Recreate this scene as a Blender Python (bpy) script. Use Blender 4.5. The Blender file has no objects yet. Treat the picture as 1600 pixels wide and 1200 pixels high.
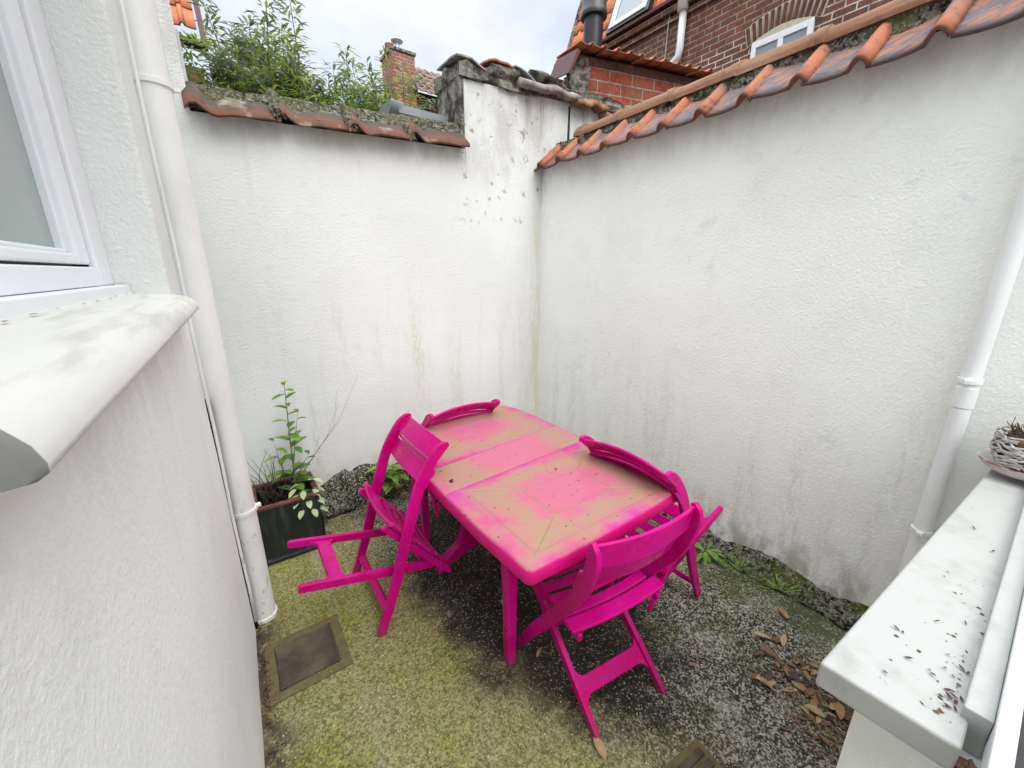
import bpy, bmesh, math, random
from mathutils import Vector, Matrix, noise as mnoise
R = math.radians
rng = random.Random(7)
sc = bpy.context.scene
col = sc.collection

# ------------------------------------------------------------------ camera
cd = bpy.data.cameras.new("camera"); cam = bpy.data.objects.new("camera", cd); col.objects.link(cam)
cam.location = (0, 0, 1.65)
cam.rotation_euler = (R(90 - 15.76), 0, R(-35.35))
cd.sensor_width = 36; cd.lens = 36 * 620 / 1600
cd.clip_start = 0.02; cd.clip_end = 500
sc.camera = cam

# ------------------------------------------------------------------ world, overcast sky
SUN_EL, SUN_AZ = R(46), R(188)
w = bpy.data.worlds.new("World"); sc.world = w; w.use_nodes = True
nt = w.node_tree; nt.nodes.clear()
def wn(t, **k):
    n = nt.nodes.new(t)
    for a, b in k.items(): setattr(n, a, b)
    return n
out = wn('ShaderNodeOutputWorld'); bg = wn('ShaderNodeBackground'); bg.inputs[1].default_value = 0.12
sky = wn('ShaderNodeTexSky', sky_type='NISHITA', sun_disc=False, sun_elevation=SUN_EL, sun_rotation=SUN_AZ)
tc = wn('ShaderNodeTexCoord'); mp = wn('ShaderNodeMapping'); mp.inputs['Scale'].default_value = (1.3, 1.3, 2.6)
mp.inputs['Location'].default_value = (0.35, 0.1, 0.2)
no = wn('ShaderNodeTexNoise'); no.inputs['Scale'].default_value = 2.2; no.inputs['Detail'].default_value = 6; no.inputs['Roughness'].default_value = .55
cr = wn('ShaderNodeValToRGB'); cr.color_ramp.elements[0].position = .33; cr.color_ramp.elements[1].position = .62
cr.color_ramp.elements[0].color = (1.52, 1.68, 1.88, 1); cr.color_ramp.elements[1].color = (2.2, 2.25, 2.3, 1)
mx = wn('ShaderNodeMixRGB'); mx.inputs[0].default_value = .9
sp = wn('ShaderNodeSeparateXYZ'); mr = wn('ShaderNodeMapRange')
mr.inputs[1].default_value = .50; mr.inputs[2].default_value = .82; mr.inputs[3].default_value = 1.0; mr.inputs[4].default_value = 3.6
vm = wn('ShaderNodeVectorMath', operation='SCALE')
L = nt.links.new
L(tc.outputs['Generated'], mp.inputs[0]); L(mp.outputs[0], no.inputs['Vector']); L(no.outputs[0], cr.inputs[0])
L(sky.outputs[0], mx.inputs[1]); L(cr.outputs[0], mx.inputs[2])
L(tc.outputs['Generated'], sp.inputs[0]); L(sp.outputs[2], mr.inputs[0])
warm = wn('ShaderNodeValToRGB'); warm.color_ramp.elements[0].position = .45; warm.color_ramp.elements[1].position = .75
warm.color_ramp.elements[0].color = (1, 1, 1, 1); warm.color_ramp.elements[1].color = (1, .985, .90, 1)
wm = wn('ShaderNodeMixRGB', blend_type='MULTIPLY'); wm.inputs[0].default_value = 1
L(sp.outputs[2], warm.inputs[0]); L(mx.outputs[0], wm.inputs[1]); L(warm.outputs[0], wm.inputs[2]); L(wm.outputs[0], vm.inputs[0]); L(mr.outputs[0], vm.inputs['Scale']); L(vm.outputs[0], bg.inputs[0]); L(bg.outputs[0], out.inputs[0])

sd = bpy.data.lights.new("sun", 'SUN'); sun = bpy.data.objects.new("sun", sd); col.objects.link(sun)
sd.energy = .5; sd.angle = R(40); sd.color = (1, .95, .88)
sun.rotation_euler = (R(90) - SUN_EL, 0, R(180) - SUN_AZ)
sun.location = (0, 0, 8)
sc.view_settings.view_transform = 'Standard'; sc.view_settings.look = 'None'; sc.view_settings.gamma = 1
sc.view_settings.exposure = 1.92
try: sc.cycles.max_bounces = 8; sc.cycles.diffuse_bounces = 5
except Exception: pass

# ------------------------------------------------------------------ node helper
class N:
    def __init__(s, name, rough=.6, spec=.5):
        s.m = bpy.data.materials.new(name); s.m.use_nodes = True
        s.t = s.m.node_tree; s.t.nodes.clear()
        s.o = s.t.nodes.new('ShaderNodeOutputMaterial'); s.b = s.t.nodes.new('ShaderNodeBsdfPrincipled')
        s.t.links.new(s.b.outputs[0], s.o.inputs[0])
        s.b.inputs['Roughness'].default_value = rough; s.b.inputs['Specular IOR Level'].default_value = spec
    def put(s, sock, v):
        if hasattr(v, 'is_output') or hasattr(v, 'links'): s.t.links.new(v, sock)
        elif isinstance(v, (tuple, list)) and sock.type == 'RGBA': sock.default_value = (*v[:3], 1)
        else: sock.default_value = v
    def nd(s, t, **k):
        n = s.t.nodes.new(t)
        for a, b in k.items(): setattr(n, a, b)
        return n
    def pos(s): return s.nd('ShaderNodeNewGeometry').outputs['Position']
    def obj(s): return s.nd('ShaderNodeTexCoord').outputs['Object']
    def uv(s): return s.nd('ShaderNodeTexCoord').outputs['UV']
    def sep(s, v):
        n = s.nd('ShaderNodeSeparateXYZ'); s.put(n.inputs[0], v); return n.outputs
    def comb(s, x, y, z):
        n = s.nd('ShaderNodeCombineXYZ')
        for i, q in enumerate((x, y, z)): s.put(n.inputs[i], q)
        return n.outputs[0]
    def scl(s, v, k, loc=(0, 0, 0)):
        n = s.nd('ShaderNodeMapping'); s.put(n.inputs[0], v); n.inputs['Scale'].default_value = k; n.inputs['Location'].default_value = loc; return n.outputs[0]
    def noise(s, v, sc_, det=4, ro=.55, dist=0):
        n = s.nd('ShaderNodeTexNoise'); s.put(n.inputs['Vector'], v); n.inputs['Scale'].default_value = sc_
        n.inputs['Detail'].default_value = det; n.inputs['Roughness'].default_value = ro; n.inputs['Distortion'].default_value = dist; return n.outputs[0]
    def vor(s, v, sc_, out='Distance', feat='F1'):
        n = s.nd('ShaderNodeTexVoronoi', feature=feat); s.put(n.inputs['Vector'], v); n.inputs['Scale'].default_value = sc_; return n.outputs[out]
    def mapr(s, v, a, b, c=0., d=1., smooth=True):
        n = s.nd('ShaderNodeMapRange'); s.put(n.inputs[0], v)
        for i, q in enumerate((a, b, c, d)): n.inputs[i + 1].default_value = q
        if smooth: n.interpolation_type = 'SMOOTHSTEP'
        return n.outputs[0]
    def ma(s, op, a, b=0., c=0.):
        n = s.nd('ShaderNodeMath', operation=op); s.put(n.inputs[0], a); s.put(n.inputs[1], b); s.put(n.inputs[2], c); return n.outputs[0]
    def mul(s, *a):
        r = a[0]
        for q in a[1:]: r = s.ma('MULTIPLY', r, q)
        return r
    def mix(s, f, a, b, mode='MIX'):
        n = s.nd('ShaderNodeMixRGB', blend_type=mode); s.put(n.inputs[0], f); s.put(n.inputs[1], a); s.put(n.inputs[2], b); return n.outputs[0]
    def bump(s, h, st=.3, d=.01, prev=None):
        n = s.nd('ShaderNodeBump'); s.put(n.inputs['Height'], h); n.inputs['Strength'].default_value = st; n.inputs['Distance'].default_value = d
        if prev is not None: s.put(n.inputs['Normal'], prev)
        return n.outputs[0]
    def fin(s, c, nrm=None, rough=None):
        s.put(s.b.inputs['Base Color'], c)
        if nrm is not None: s.put(s.b.inputs['Normal'], nrm)
        if rough is not None: s.put(s.b.inputs['Roughness'], rough)
        return s.m

def stucco(name, base=(.71, .725, .705), streaks=0., low=.9, top=0., topz=2.4, chips=0., rough_bump=.5, cornerx=None, patches=0., crack=0.):
    n = N(name, .88, .25); p = n.pos()
    big = n.noise(p, 1.1, 3); med = n.noise(p, 5, 4)
    c = n.mix(n.mapr(big, .35, .7, 0, .5), base, tuple(v * .86 for v in base))
    c = n.mix(n.mapr(med, .52, .75, 0, .22), c, (.66, .68, .68))
    z = n.sep(p)
    if streaks:
        sv = n.noise(n.scl(p, (7, 7, .5)), 1, 4, .6); fine = n.noise(n.scl(p, (60, 60, 14)), 1, 3, .7)
        zb = n.ma('ADD', z[2], n.ma('MULTIPLY', n.noise(n.scl(p, (3, 3, .1)), 1, 2), -1.3))
        m = n.mul(n.mapr(sv, .44, .74), n.mapr(zb, low - .15, low - .95), n.mapr(fine, .35, .6))
        c = n.mix(n.mul(m, streaks), c, (.47, .45, .31))
        m2 = n.mul(n.mapr(z[2], .42, .05), n.mapr(n.noise(n.scl(p, (9, 9, 5)), 1, 4, .65), .4, .62))
        c = n.mix(n.mul(m2, .75), c, (.30, .29, .19))
    if cornerx is not None:
        d = n.ma('ABSOLUTE', n.ma('SUBTRACT', z[0], cornerx))
        wob = n.noise(n.scl(p, (12, 12, 1.5)), 1, 4, .7)
        m = n.mul(n.mapr(d, .10, .0), n.mapr(wob, .38, .62), n.mapr(z[2], 2.3, 1.7, .25, .8))
        c = n.mix(n.mul(m, .75), c, (.52, .49, .33))
    if top:
        m = n.mul(n.mapr(z[2], topz - .28, topz + .02), n.mapr(n.noise(n.scl(p, (6, 6, 3)), 1, 5, .65), .38, .66))
        c = n.mix(n.mul(m, top), c, (.36, .36, .31))
        drip = n.mul(n.mapr(n.noise(n.scl(p, (16, 16, .5)), 1, 3, .6), .58, .72), n.mapr(z[2], topz - 1.1, topz - .05))
        c = n.mix(n.mul(drip, top * .35), c, (.48, .47, .38))
    h = n.ma('ADD', n.noise(p, 85, 5, .62), n.mul(n.noise(p, 16, 3), .35))
    if patches:
        pn = n.noise(n.scl(p, (1, 1, 1.2)), 9, 4, .6, .6); zone = n.mapr(n.noise(p, 1.7, 1), .5, .62)
        e = n.mul(n.mapr(pn, .60, .625), zone)
        c = n.mix(n.mul(e, .28 * patches), c, (.55, .57, .60))
        h = n.ma('ADD', h, n.mul(e, .12 * patches))
    if chips:
        pn = n.noise(p, 11, 5, .7, .5); hz = n.mul(n.mapr(n.ma('ADD', z[0], n.mul(n.noise(p, 4, 2), .3)), 1.55, 1.8), n.mapr(z[2], 1.5, 2.5, .0, 1))
        e = n.mul(n.mapr(pn, .60, .66), hz)
        c = n.mix(n.mul(e, chips), c, (.33, .31, .27))
        e2 = n.mul(n.mapr(n.ma('ADD', n.vor(p, 9), n.mul(n.noise(p, 30, 3), .22)), .26, .20), hz, n.mapr(n.noise(p, 5, 2), .45, .55))
        c = n.mix(n.mul(e2, chips * .8), c, (.20, .19, .16))
        drip = n.mul(n.mapr(n.noise(n.scl(p, (14, 14, 1.2)), 1, 4, .65), .55, .7), n.mapr(z[2], 2.55, 2.95))
        c = n.mix(n.mul(drip, .8), c, (.34, .33, .29))
        h = n.ma('SUBTRACT', h, n.mul(e, .8))
    if crack:
        cv = n.vor(n.ma('ADD', 0, 0), 1) if False else n.nd('ShaderNodeTexVoronoi', feature='DISTANCE_TO_EDGE')
        wv = n.nd('ShaderNodeVectorMath', operation='ADD'); nn = n.nd('ShaderNodeTexNoise'); nn.inputs['Scale'].default_value = 6; n.put(nn.inputs['Vector'], p)
        sc2 = n.nd('ShaderNodeVectorMath', operation='SCALE'); n.put(sc2.inputs[0], nn.outputs['Color']); sc2.inputs['Scale'].default_value = .35
        n.put(wv.inputs[0], p); n.put(wv.inputs[1], sc2.outputs[0]); n.put(cv.inputs['Vector'], wv.outputs[0]); cv.inputs['Scale'].default_value = 1.7
        e = n.mul(n.mapr(cv.outputs['Distance'], .006, .001), n.mapr(n.noise(p, 2.2, 1), .48, .55))
        c = n.mix(n.mul(e, crack), c, (.4, .4, .38)); h = n.ma('SUBTRACT', h, n.mul(e, 1.5))
    return n.fin(c, n.bump(h, rough_bump, .012))

def simple(name, c, rough=.5, spec=.5, var=.15, scale=20, bump=0., metal=0, c2=None, w_=.5):
    n = N(name, rough, spec); p = n.pos(); f = n.noise(p, scale, 4)
    n.b.inputs['Metallic'].default_value = metal
    cc = n.mix(n.mapr(f, .35, .68), c, c2 if c2 else tuple(max(0, v * (1 - var)) for v in c))
    return n.fin(cc, n.bump(n.noise(p, scale * 3, 4), bump, .01) if bump else None)

def pink(name, dirt=0.):
    n = N(name, .36, .18); p = n.pos()
    f = n.noise(p, 9, 4)
    c = n.mix(n.mapr(f, .3, .7), (.47, .0, .135), (.42, .0, .16))
    z = n.sep(p)[2]
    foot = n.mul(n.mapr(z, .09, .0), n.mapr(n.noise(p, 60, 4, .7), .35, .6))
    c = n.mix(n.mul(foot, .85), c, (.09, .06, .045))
    film = n.mul(n.mapr(n.noise(p, 14, 6, .7), .52, .72), .16)
    c = n.mix(film, c, (.56, .11, .19))
    c = n.mix(n.mapr(n.noise(p, 3.2, 3), .42, .62, 0, .55), c, (.60, .006, .27))
    c = n.mix(n.mul(n.mapr(n.noise(p, 75, 4, .7), .62, .70), .5), c, (.16, .02, .05))
    return n.fin(c, n.bump(n.noise(p, 260, 2), .05, .002), n.mapr(f, .3, .7, .24, .42))

def table_mat(name, cx, cy, hx, hy, rings=True):
    n = N(name, .5, .3); p = n.pos(); s = n.sep(p)
    u = n.ma('DIVIDE', n.ma('ABSOLUTE', n.ma('SUBTRACT', s[0], cx)), hx)
    v = n.ma('DIVIDE', n.ma('ABSOLUTE', n.ma('SUBTRACT', s[1], cy)), hy)
    q = n.ma('MAXIMUM', u, v)
    nb = n.noise(p, 4.5, 4, .6); nf = n.noise(p, 28, 5, .65)
    base = n.mix(n.mapr(n.noise(p, 3, 2), .3, .7), (.50, .004, .16), (.46, .02, .30))
    qn = n.ma('ADD', q, n.mul(n.ma('SUBTRACT', nb, .5), .95))
    film = n.mul(n.mapr(qn, 1.14, .80), n.mapr(nf, .25, .60, .70, 1))
    c = n.mix(n.mul(film, .86), base, (.45, .145, .185))
    band = n.mul(n.mapr(n.ma('ABSOLUTE', n.ma('SUBTRACT', qn, .66)), .34, .0), n.mapr(nf, .3, .6, .6, 1))
    c = n.mix(n.mul(band, .85), c, (.30, .22, .125))
    if rings:
        g1 = n.mapr(n.ma('ABSOLUTE', n.ma('SUBTRACT', q, .36)), .012, .004)
        g2 = n.mapr(n.ma('ABSOLUTE', n.ma('SUBTRACT', q, .80)), .010, .003)
        dg = n.mul(n.mapr(n.ma('ABSOLUTE', n.ma('SUBTRACT', u, v)), .018, .004), n.mapr(q, .34, .37), n.mapr(q, .83, .80))
        g = n.ma('MAXIMUM', n.ma('MAXIMUM', g1, g2), dg)
        dgw = n.mul(n.mapr(n.ma('ABSOLUTE', n.ma('SUBTRACT', u, v)), .12, .0), n.mapr(q, .3, .4), n.mapr(q, .86, .78))
        c = n.mix(n.mul(dgw, n.mapr(nf, .35, .6), .5), c, (.32, .25, .12))
        c = n.mix(n.mul(g, n.mapr(nf, .3, .55, .15, .8)), c, (.27, .20, .09))
        nrm = n.bump(n.mul(g, -1.0), .5, .004)
    else: nrm = None
    spk = n.mul(n.mapr(n.ma('ADD', n.vor(p, 24), n.mul(n.noise(p, 90, 2), .1)), .165, .135), n.mapr(n.noise(p, 7, 2), .40, .46))
    c = n.mix(n.mul(spk, .9), c, (.05, .03, .02))
    up = n.mapr(s[2], .727, .737)   # the algae film lies only on the horizontal top
    c = n.mix(up, (.55, .001, .155), c)
    return n.fin(c, nrm, n.mapr(nf, .3, .7, .35, .6))

def brick_mat(name, c1, c2, mortar, axis='y', zone=None, dark=0., bw=.22, rh=.075):
    n = N(name, .9, .2); p = n.obj(); s = n.sep(p)
    v = n.comb(s[1] if axis == 'y' else s[0], s[2], 0.)
    b = n.nd('ShaderNodeTexBrick'); n.put(b.inputs['Vector'], v)
    b.inputs['Scale'].default_value = 1; b.inputs['Brick Width'].default_value = bw; b.inputs['Row Height'].default_value = rh
    b.inputs['Mortar Size'].default_value = .008; b.inputs['Mortar Smooth'].default_value = .3; b.inputs['Bias'].default_value = 0
    n.put(b.inputs['Color1'], c1); n.put(b.inputs['Color2'], c2)
    if zone is not None:
        y0, y1, z1 = zone
        zz = n.ma('ADD', s[2], n.mul(n.noise(p, 2, 1), .12))
        m = n.mul(n.mapr(s[1], y1 + .85, y1 + .8), n.mapr(zz, z1 + .06, z1))
        n.put(b.inputs['Mortar'], n.mix(m, mortar, (.70, .66, .56)))
        m = n.mul(m, .35)
    else: n.put(b.inputs['Mortar'], mortar)
    c = n.mix(n.mapr(n.noise(p, 6, 5, .7), .40, .66, 0, .65), b.outputs[0], tuple(v_ * .45 for v_ in c1))
    c = n.mix(n.mapr(n.noise(p, 30, 4), .4, .75, 0, .3), c, (.35, .22, .16))
    return n.fin(c, n.bump(n.ma('ADD', n.mul(b.outputs[1], -1.), n.mul(n.noise(p, 40, 4), .4)), .7, .012))

def tile_mat(name, roll, pan, alt, edge=None):
    n = N(name, .72, .4); uv = n.sep(n.uv()); p = n.pos()
    u, v = uv[0], uv[1]
    st = n.noise(n.comb(n.mul(n.ma('ADD', n.sep(p)[0], n.sep(p)[1]), 40.), n.mul(v, 1.2), n.mul(n.sep(p)[1], 3.)), 1, 4, .6)
    nb = n.noise(p, 9, 4, .6)
    isroll = n.mapr(u, .30, .36, 1, 0)
    panc = n.mix(n.mapr(n.ma('ADD', st, n.mul(n.ma('SUBTRACT', nb, .5), .8)), .42, .62), pan, alt)
    c = n.mix(isroll, panc, roll)
    c = n.mix(n.mul(n.mapr(u, .27, .31), n.mapr(u, .37, .33), .75), c, (.06, .035, .025))
    c = n.mix(n.mapr(n.noise(p, 24, 5, .65), .50, .70, 0, .8), c, tuple(q * .45 for q in pan))
    c = n.mix(n.mapr(n.noise(p, 4.5, 3), .48, .66, 0, .5), c, tuple(q * .8 + .03 for q in pan))
    c = n.mix(n.mul(n.mapr(n.noise(p, 48, 4, .7), .62, .70), .6), c, (.34, .33, .26))
    c = n.mix(n.mul(n.mapr(n.ma('FRACT', n.ma('MULTIPLY', v, .999)), .93, .99), .7), c, (.09, .05, .04))
    return n.fin(c, n.bump(n.noise(p, 60, 5, .6), .35, .006))

M = {}
M['stucco_back'] = stucco('white painted render streaked with algae', streaks=.6, low=1.3, top=.45, topz=2.47, cornerx=2.25, patches=.7, chips=.9)
M['stucco_raised'] = M['stucco_back']
M['stucco_right'] = stucco('white rough render', base=(.86, .88, .85), streaks=.42, low=.8, top=.28, topz=2.42, patches=.7, rough_bump=.42)
M['stucco_left'] = stucco('white render of the wing', base=(.86, .875, .85), rough_bump=.28, top=.35, topz=1.55)
M['reveal'] = stucco('rough white reveal', base=(.79, .81, .79), rough_bump=.6)
M['white_pvc'] = simple('white pvc', (.80, .82, .86), .28, .5, .05, 3)
M['white_pipe'] = (lambda n: n.fin(n.mix(n.mul(n.mapr(n.noise(n.scl(n.pos(), (1, 1, .4)), 34, 5, .7), .55, .72), n.mapr(n.sep(n.pos())[2], .9, .05, .05, 1.)),
                    n.mix(n.mapr(n.noise(n.pos(), 4, 3), .4, .7), (.80, .80, .80), (.74, .74, .73)), (.10, .09, .07))))(N('white painted pipe', .4))
M['pipe_clean'] = simple('white plastic downpipe', (.78, .80, .81), .4, .5, .06, 4)
def sill_stone():
    n = N('painted stone sill', .55, .4); p = n.pos()
    c = n.mix(n.mapr(n.noise(n.scl(p, (26, 3, 8)), 1, 5, .65), .45, .72, 0, .75), (.66, .65, .61), (.44, .43, .38))
    z = n.sep(p)
    e = n.mul(n.mapr(n.noise(n.scl(p, (2, 22, 2)), 1, 3, .6), .56, .64), n.mapr(z[1], 1.2, 1.6), n.mapr(z[0], -.125, -.10))
    c = n.mix(n.mul(e, .7), c, (.36, .36, .20))
    m = n.mul(n.mapr(z[1], .3345, .3325), .9)
    c = n.mix(m, c, (.17, .17, .155))
    return n.fin(c, n.bump(n.noise(p, 30, 5), .22, .01))
M['sill_stone'] = sill_stone()
M['sill_white'] = (lambda n: n.fin(n.mix(n.mapr(n.noise(n.pos(), 8, 5, .65), .5, .72, 0, .45), (.42, .425, .42), (.25, .255, .235)), n.bump(n.noise(n.pos(), 22, 4), .18, .006)))(N('white painted sill', .5))
M['glass'] = (lambda n: (n.b.inputs.__getitem__('Metallic').__setattr__('default_value', .0), n.fin((.24, .31, .28), None))[1])(N('window glass', .03, 1.))
M['dark_glass'] = (lambda n: n.fin((.22, .27, .32)))(N('dark window glass', .05, 1.))
M['black_gasket'] = simple('black gasket', (.03, .03, .035), .6)
M['pink'] = pink('magenta plastic')
def floor_mat():
    n = N('mossy pebbled concrete', .85, .3); p = n.pos(); s = n.sep(p)
    nn = n.nd('ShaderNodeTexNoise'); n.put(nn.inputs['Vector'], p); nn.inputs['Scale'].default_value = 60; nn.inputs['Detail'].default_value = 2
    sv_ = n.nd('ShaderNodeVectorMath', operation='SCALE'); n.put(sv_.inputs[0], nn.outputs['Color']); sv_.inputs['Scale'].default_value = .012
    av = n.nd('ShaderNodeVectorMath', operation='ADD'); n.put(av.inputs[0], p); n.put(av.inputs[1], sv_.outputs[0]); pd = av.outputs[0]
    f = n.noise(p, 70, 5, .8); big = n.noise(p, 1.6, 4, .6); med = n.noise(p, 6, 5, .65)
    cell = n.sep(n.vor(pd, 150, 'Color'))[0]; cell2 = n.sep(n.vor(pd, 85, 'Color'))[1]
    g = n.ma('ADD', n.mul(cell, .45), n.ma('ADD', n.mul(cell2, .2), n.mul(f, .7)))
    c = n.mix(n.mapr(g, .25, 1.15), (.09, .078, .03), (.39, .355, .18))
    alg = n.mapr(n.ma('ADD', n.mul(big, .6), n.mul(med, .4)), .42, .58)
    c = n.mix(n.mul(alg, .75), c, n.mix(n.mapr(g, .30, 1.15), (.07, .075, .006), (.32, .33, .045)))
    c = n.mix(n.mapr(med, .56, .72, 0, .45), c, n.mix(n.mapr(g, .4, .9), (.18, .165, .12), (.46, .43, .34)))
    # greyer, dirtier terrazzo on the right of the yard
    xx = n.ma('ADD', n.mul(s[0], .95), n.ma('ADD', n.mul(s[1], .25), n.mul(n.ma('SUBTRACT', big, .5), 1.2)))
    grey = n.mapr(xx, .80, 1.25)
    gc = n.mix(n.mapr(g, .60, .92), (.014, .013, .009), (.38, .37, .32))
    gc = n.mix(n.mapr(n.noise(p, 2.6, 3), .48, .62, 0, .6), gc, n.mix(n.mapr(g, .45, .85), (.075, .07, .055), (.42, .40, .35)))
    gc = n.mix(n.mapr(n.noise(p, 3.3, 4), .50, .64, 0, .75), gc, n.mix(n.mapr(g, .6, .95), (.022, .025, .009), (.20, .20, .09)))
    c = n.mix(n.mul(grey, .92), c, gc)
    # black grime under the table, darkened further to paint in the table's shade
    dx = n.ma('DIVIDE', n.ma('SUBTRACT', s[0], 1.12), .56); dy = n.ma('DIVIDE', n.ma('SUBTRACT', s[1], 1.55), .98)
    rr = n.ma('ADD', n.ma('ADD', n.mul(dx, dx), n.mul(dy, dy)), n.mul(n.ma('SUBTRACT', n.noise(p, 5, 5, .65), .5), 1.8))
    grime_shade = n.mapr(rr, 1.25, .55)
    c = n.mix(n.mul(grime_shade, .9), c, n.mix(n.mapr(g, .86, 1.0), (.009, .008, .006), (.14, .13, .10)))
    e = n.mul(n.mapr(s[0], .02, -.12), n.mapr(n.noise(p, 12, 4), .38, .55))
    c = n.mix(n.mul(e, .9), c, (.06, .05, .035))
    e = n.mul(n.mapr(s[0], 1.85, 2.1), n.mapr(n.noise(p, 9, 4), .36, .55))
    c = n.mix(n.mul(e, .9), c, (.07, .08, .03))
    e = n.mapr(n.ma('ADD', n.ma('ABSOLUTE', n.ma('SUBTRACT', s[0], n.ma('ADD', .17, n.mul(n.noise(p, 3, 2), .06)))), n.mul(n.noise(p, 8, 3), .05)), .055, .03)
    c = n.mix(n.mul(e, .10), c, (.50, .46, .38))
    # pebbles
    vd = n.vor(p, 105); vc = n.vor(p, 105, 'Color'); rv = n.sep(vc)[0]
    vd = n.ma('ADD', vd, n.mul(n.ma('SUBTRACT', n.noise(p, 200, 2), .5), .5)); wh = n.mul(n.mapr(vd, .34, .24), n.mapr(rv, .68, .74))
    c = n.mix(n.mul(wh, n.mapr(grey, 0, 1, .35, .7)), c, n.mix(n.sep(vc)[1], (.66, .63, .52), (.42, .40, .32)))
    bk = n.mul(n.mapr(vd, .36, .26), n.mapr(rv, .34, .28))
    c = n.mix(n.mul(bk, .4), c, (.05, .05, .035))
    chips = n.mul(n.mapr(n.ma('ADD', n.vor(p, 34), n.mul(n.noise(p, 120, 2), .15)), .20, .15), n.mapr(n.noise(p, 30, 1), .52, .56))
    c = n.mix(n.mul(chips, .8), c, (.66, .63, .54))
    h = n.ma('ADD', n.mul(f, 1.), n.ma('ADD', n.mul(n.ma('SUBTRACT', 1., vd), .5), n.mul(med, .7)))
    return n.fin(c, n.bump(h, .75, .006))
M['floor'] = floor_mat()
def moss_mat(name, g=(.08, .095, .02), dk=(.02, .02, .014), wh=.5):
    n = N(name, .95, .1); p = n.pos(); f = n.noise(p, 38, 5, .7)
    c = n.mix(n.mapr(f, .40, .62), dk, (.22, .21, .16))
    c = n.mix(n.mapr(n.noise(p, 7, 4), .45, .6, 0, .85), c, g)
    c = n.mix(n.mul(n.mapr(n.noise(p, 85, 3), .56, .62), wh), c, (.62, .61, .55))
    return n.fin(c, n.bump(n.noise(p, 70, 5, .7), 1., .015))
M['moss'] = moss_mat('mossy crust', (.07, .085, .010), (.006, .006, .004), wh=.3)
M['moss_grey'] = moss_mat('blackened cement skirt', (.035, .04, .01), (.006, .006, .005), wh=.7)
M['mortar'] = moss_mat('lichen mortar', (.10, .095, .045), (.022, .019, .013), .3)
M['old_cement'] = (lambda n: n.fin(n.mix(n.mapr(n.noise(n.pos(), 12, 5, .7), .36, .64), (.06, .056, .045), (.34, .33, .29)), n.bump(n.noise(n.pos(), 26, 6, .7), 1., .03)))(N('weathered cement', .95, .1))
M['pantile'] = tile_mat('orange pantile', (.38, .12, .055), (.11, .108, .125), (.34, .135, .08))
M['old_tile'] = tile_mat('weathered brown tile', (.30, .155, .10), (.19, .155, .13), (.34, .18, .12))
M['ridge'] = (lambda n: n.fin(n.mix(n.mapr(n.noise(n.pos(), 14, 5, .65), .55, .72, 0, .8), n.mix(n.mapr(n.noise(n.scl(n.pos(), (9, 1.5, 9)), 1, 4), .35, .65), (.30, .175, .11), (.23, .11, .065)), (.09, .08, .065)), n.bump(n.noise(n.pos(), 40, 5), .4, .01)))(N('clay ridge tile', .85, .2))
M['grey_tile'] = (lambda n: n.fin(n.mix(n.mapr(n.noise(n.pos(), 14, 5, .65), .45, .62), (.33, .31, .27), (.20, .17, .14)), n.bump(n.noise(n.pos(), 40, 5), .6, .012)))(N('lichened grey tile', .9, .2))
M['roof_orange'] = tile_mat('bright orange roof tile', (.62, .20, .085), (.55, .165, .075), (.60, .20, .09))
M['roof_brown'] = tile_mat('brown roof tile', (.22, .15, .11), (.17, .12, .09), (.25, .17, .12))
M['roof_pale'] = tile_mat('pale tile', (.42, .27, .18), (.33, .23, .17), (.42, .29, .20))
M['brick_dark'] = brick_mat('dark brown brick', (.21, .085, .06), (.125, .07, .055), (.40, .33, .26), 'y', zone=(2.48, 3.13, 4.6))
M['brick_red'] = brick_mat('red brick', (.36, .07, .04), (.25, .09, .05), (.34, .32, .28), 'x', bw=.30, rh=.115)
M['brick_far'] = brick_mat('red brick wall', (.40, .15, .10), (.32, .11, .07), (.55, .50, .44), 'x', bw=.24, rh=.08)
M['brick_side'] = brick_mat('worn brick side', (.22, .10, .07), (.15, .08, .06), (.25, .21, .17), 'y')
M['zinc'] = simple('zinc sheet', (.50, .56, .62), .35, .5, .2, 6, metal=.5)
M['black_metal'] = simple('black metal flue', (.022, .024, .03), .35, .5, .3, 10)
M['dark_wood'] = simple('dark red board', (.085, .022, .022), .6)
M['planter_black'] = (lambda n: n.fin(n.mix(n.mapr(n.noise(n.scl(n.pos(), (20, 20, 3)), 1, 4), .5, .75, 0, .6), (.012, .016, .016), (.07, .09, .09)), None))(N('black plastic', .3, .5))
M['rust'] = simple('reddish brown rim', (.15, .06, .04), .7, .3, .5, 30, .3)
M['soil'] = simple('dark soil', (.02, .016, .012), 1, .1, .5, 60, 1.)
M['iron'] = (lambda n: n.fin(n.mix(n.mapr(n.noise(n.pos(), 9, 5, .6), .38, .66), (.055, .038, .028), (.12, .085, .055)),
             n.bump(n.ma('SINE', n.mul(n.sep(n.pos())[0], 900.)), .35, .003)))(N('rusty brown cover', .7, .4))
M['iron_frame'] = simple('mossy brown frame', (.13, .09, .05), .85, .2, .5, 25, .6, c2=(.15, .135, .06))
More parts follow.
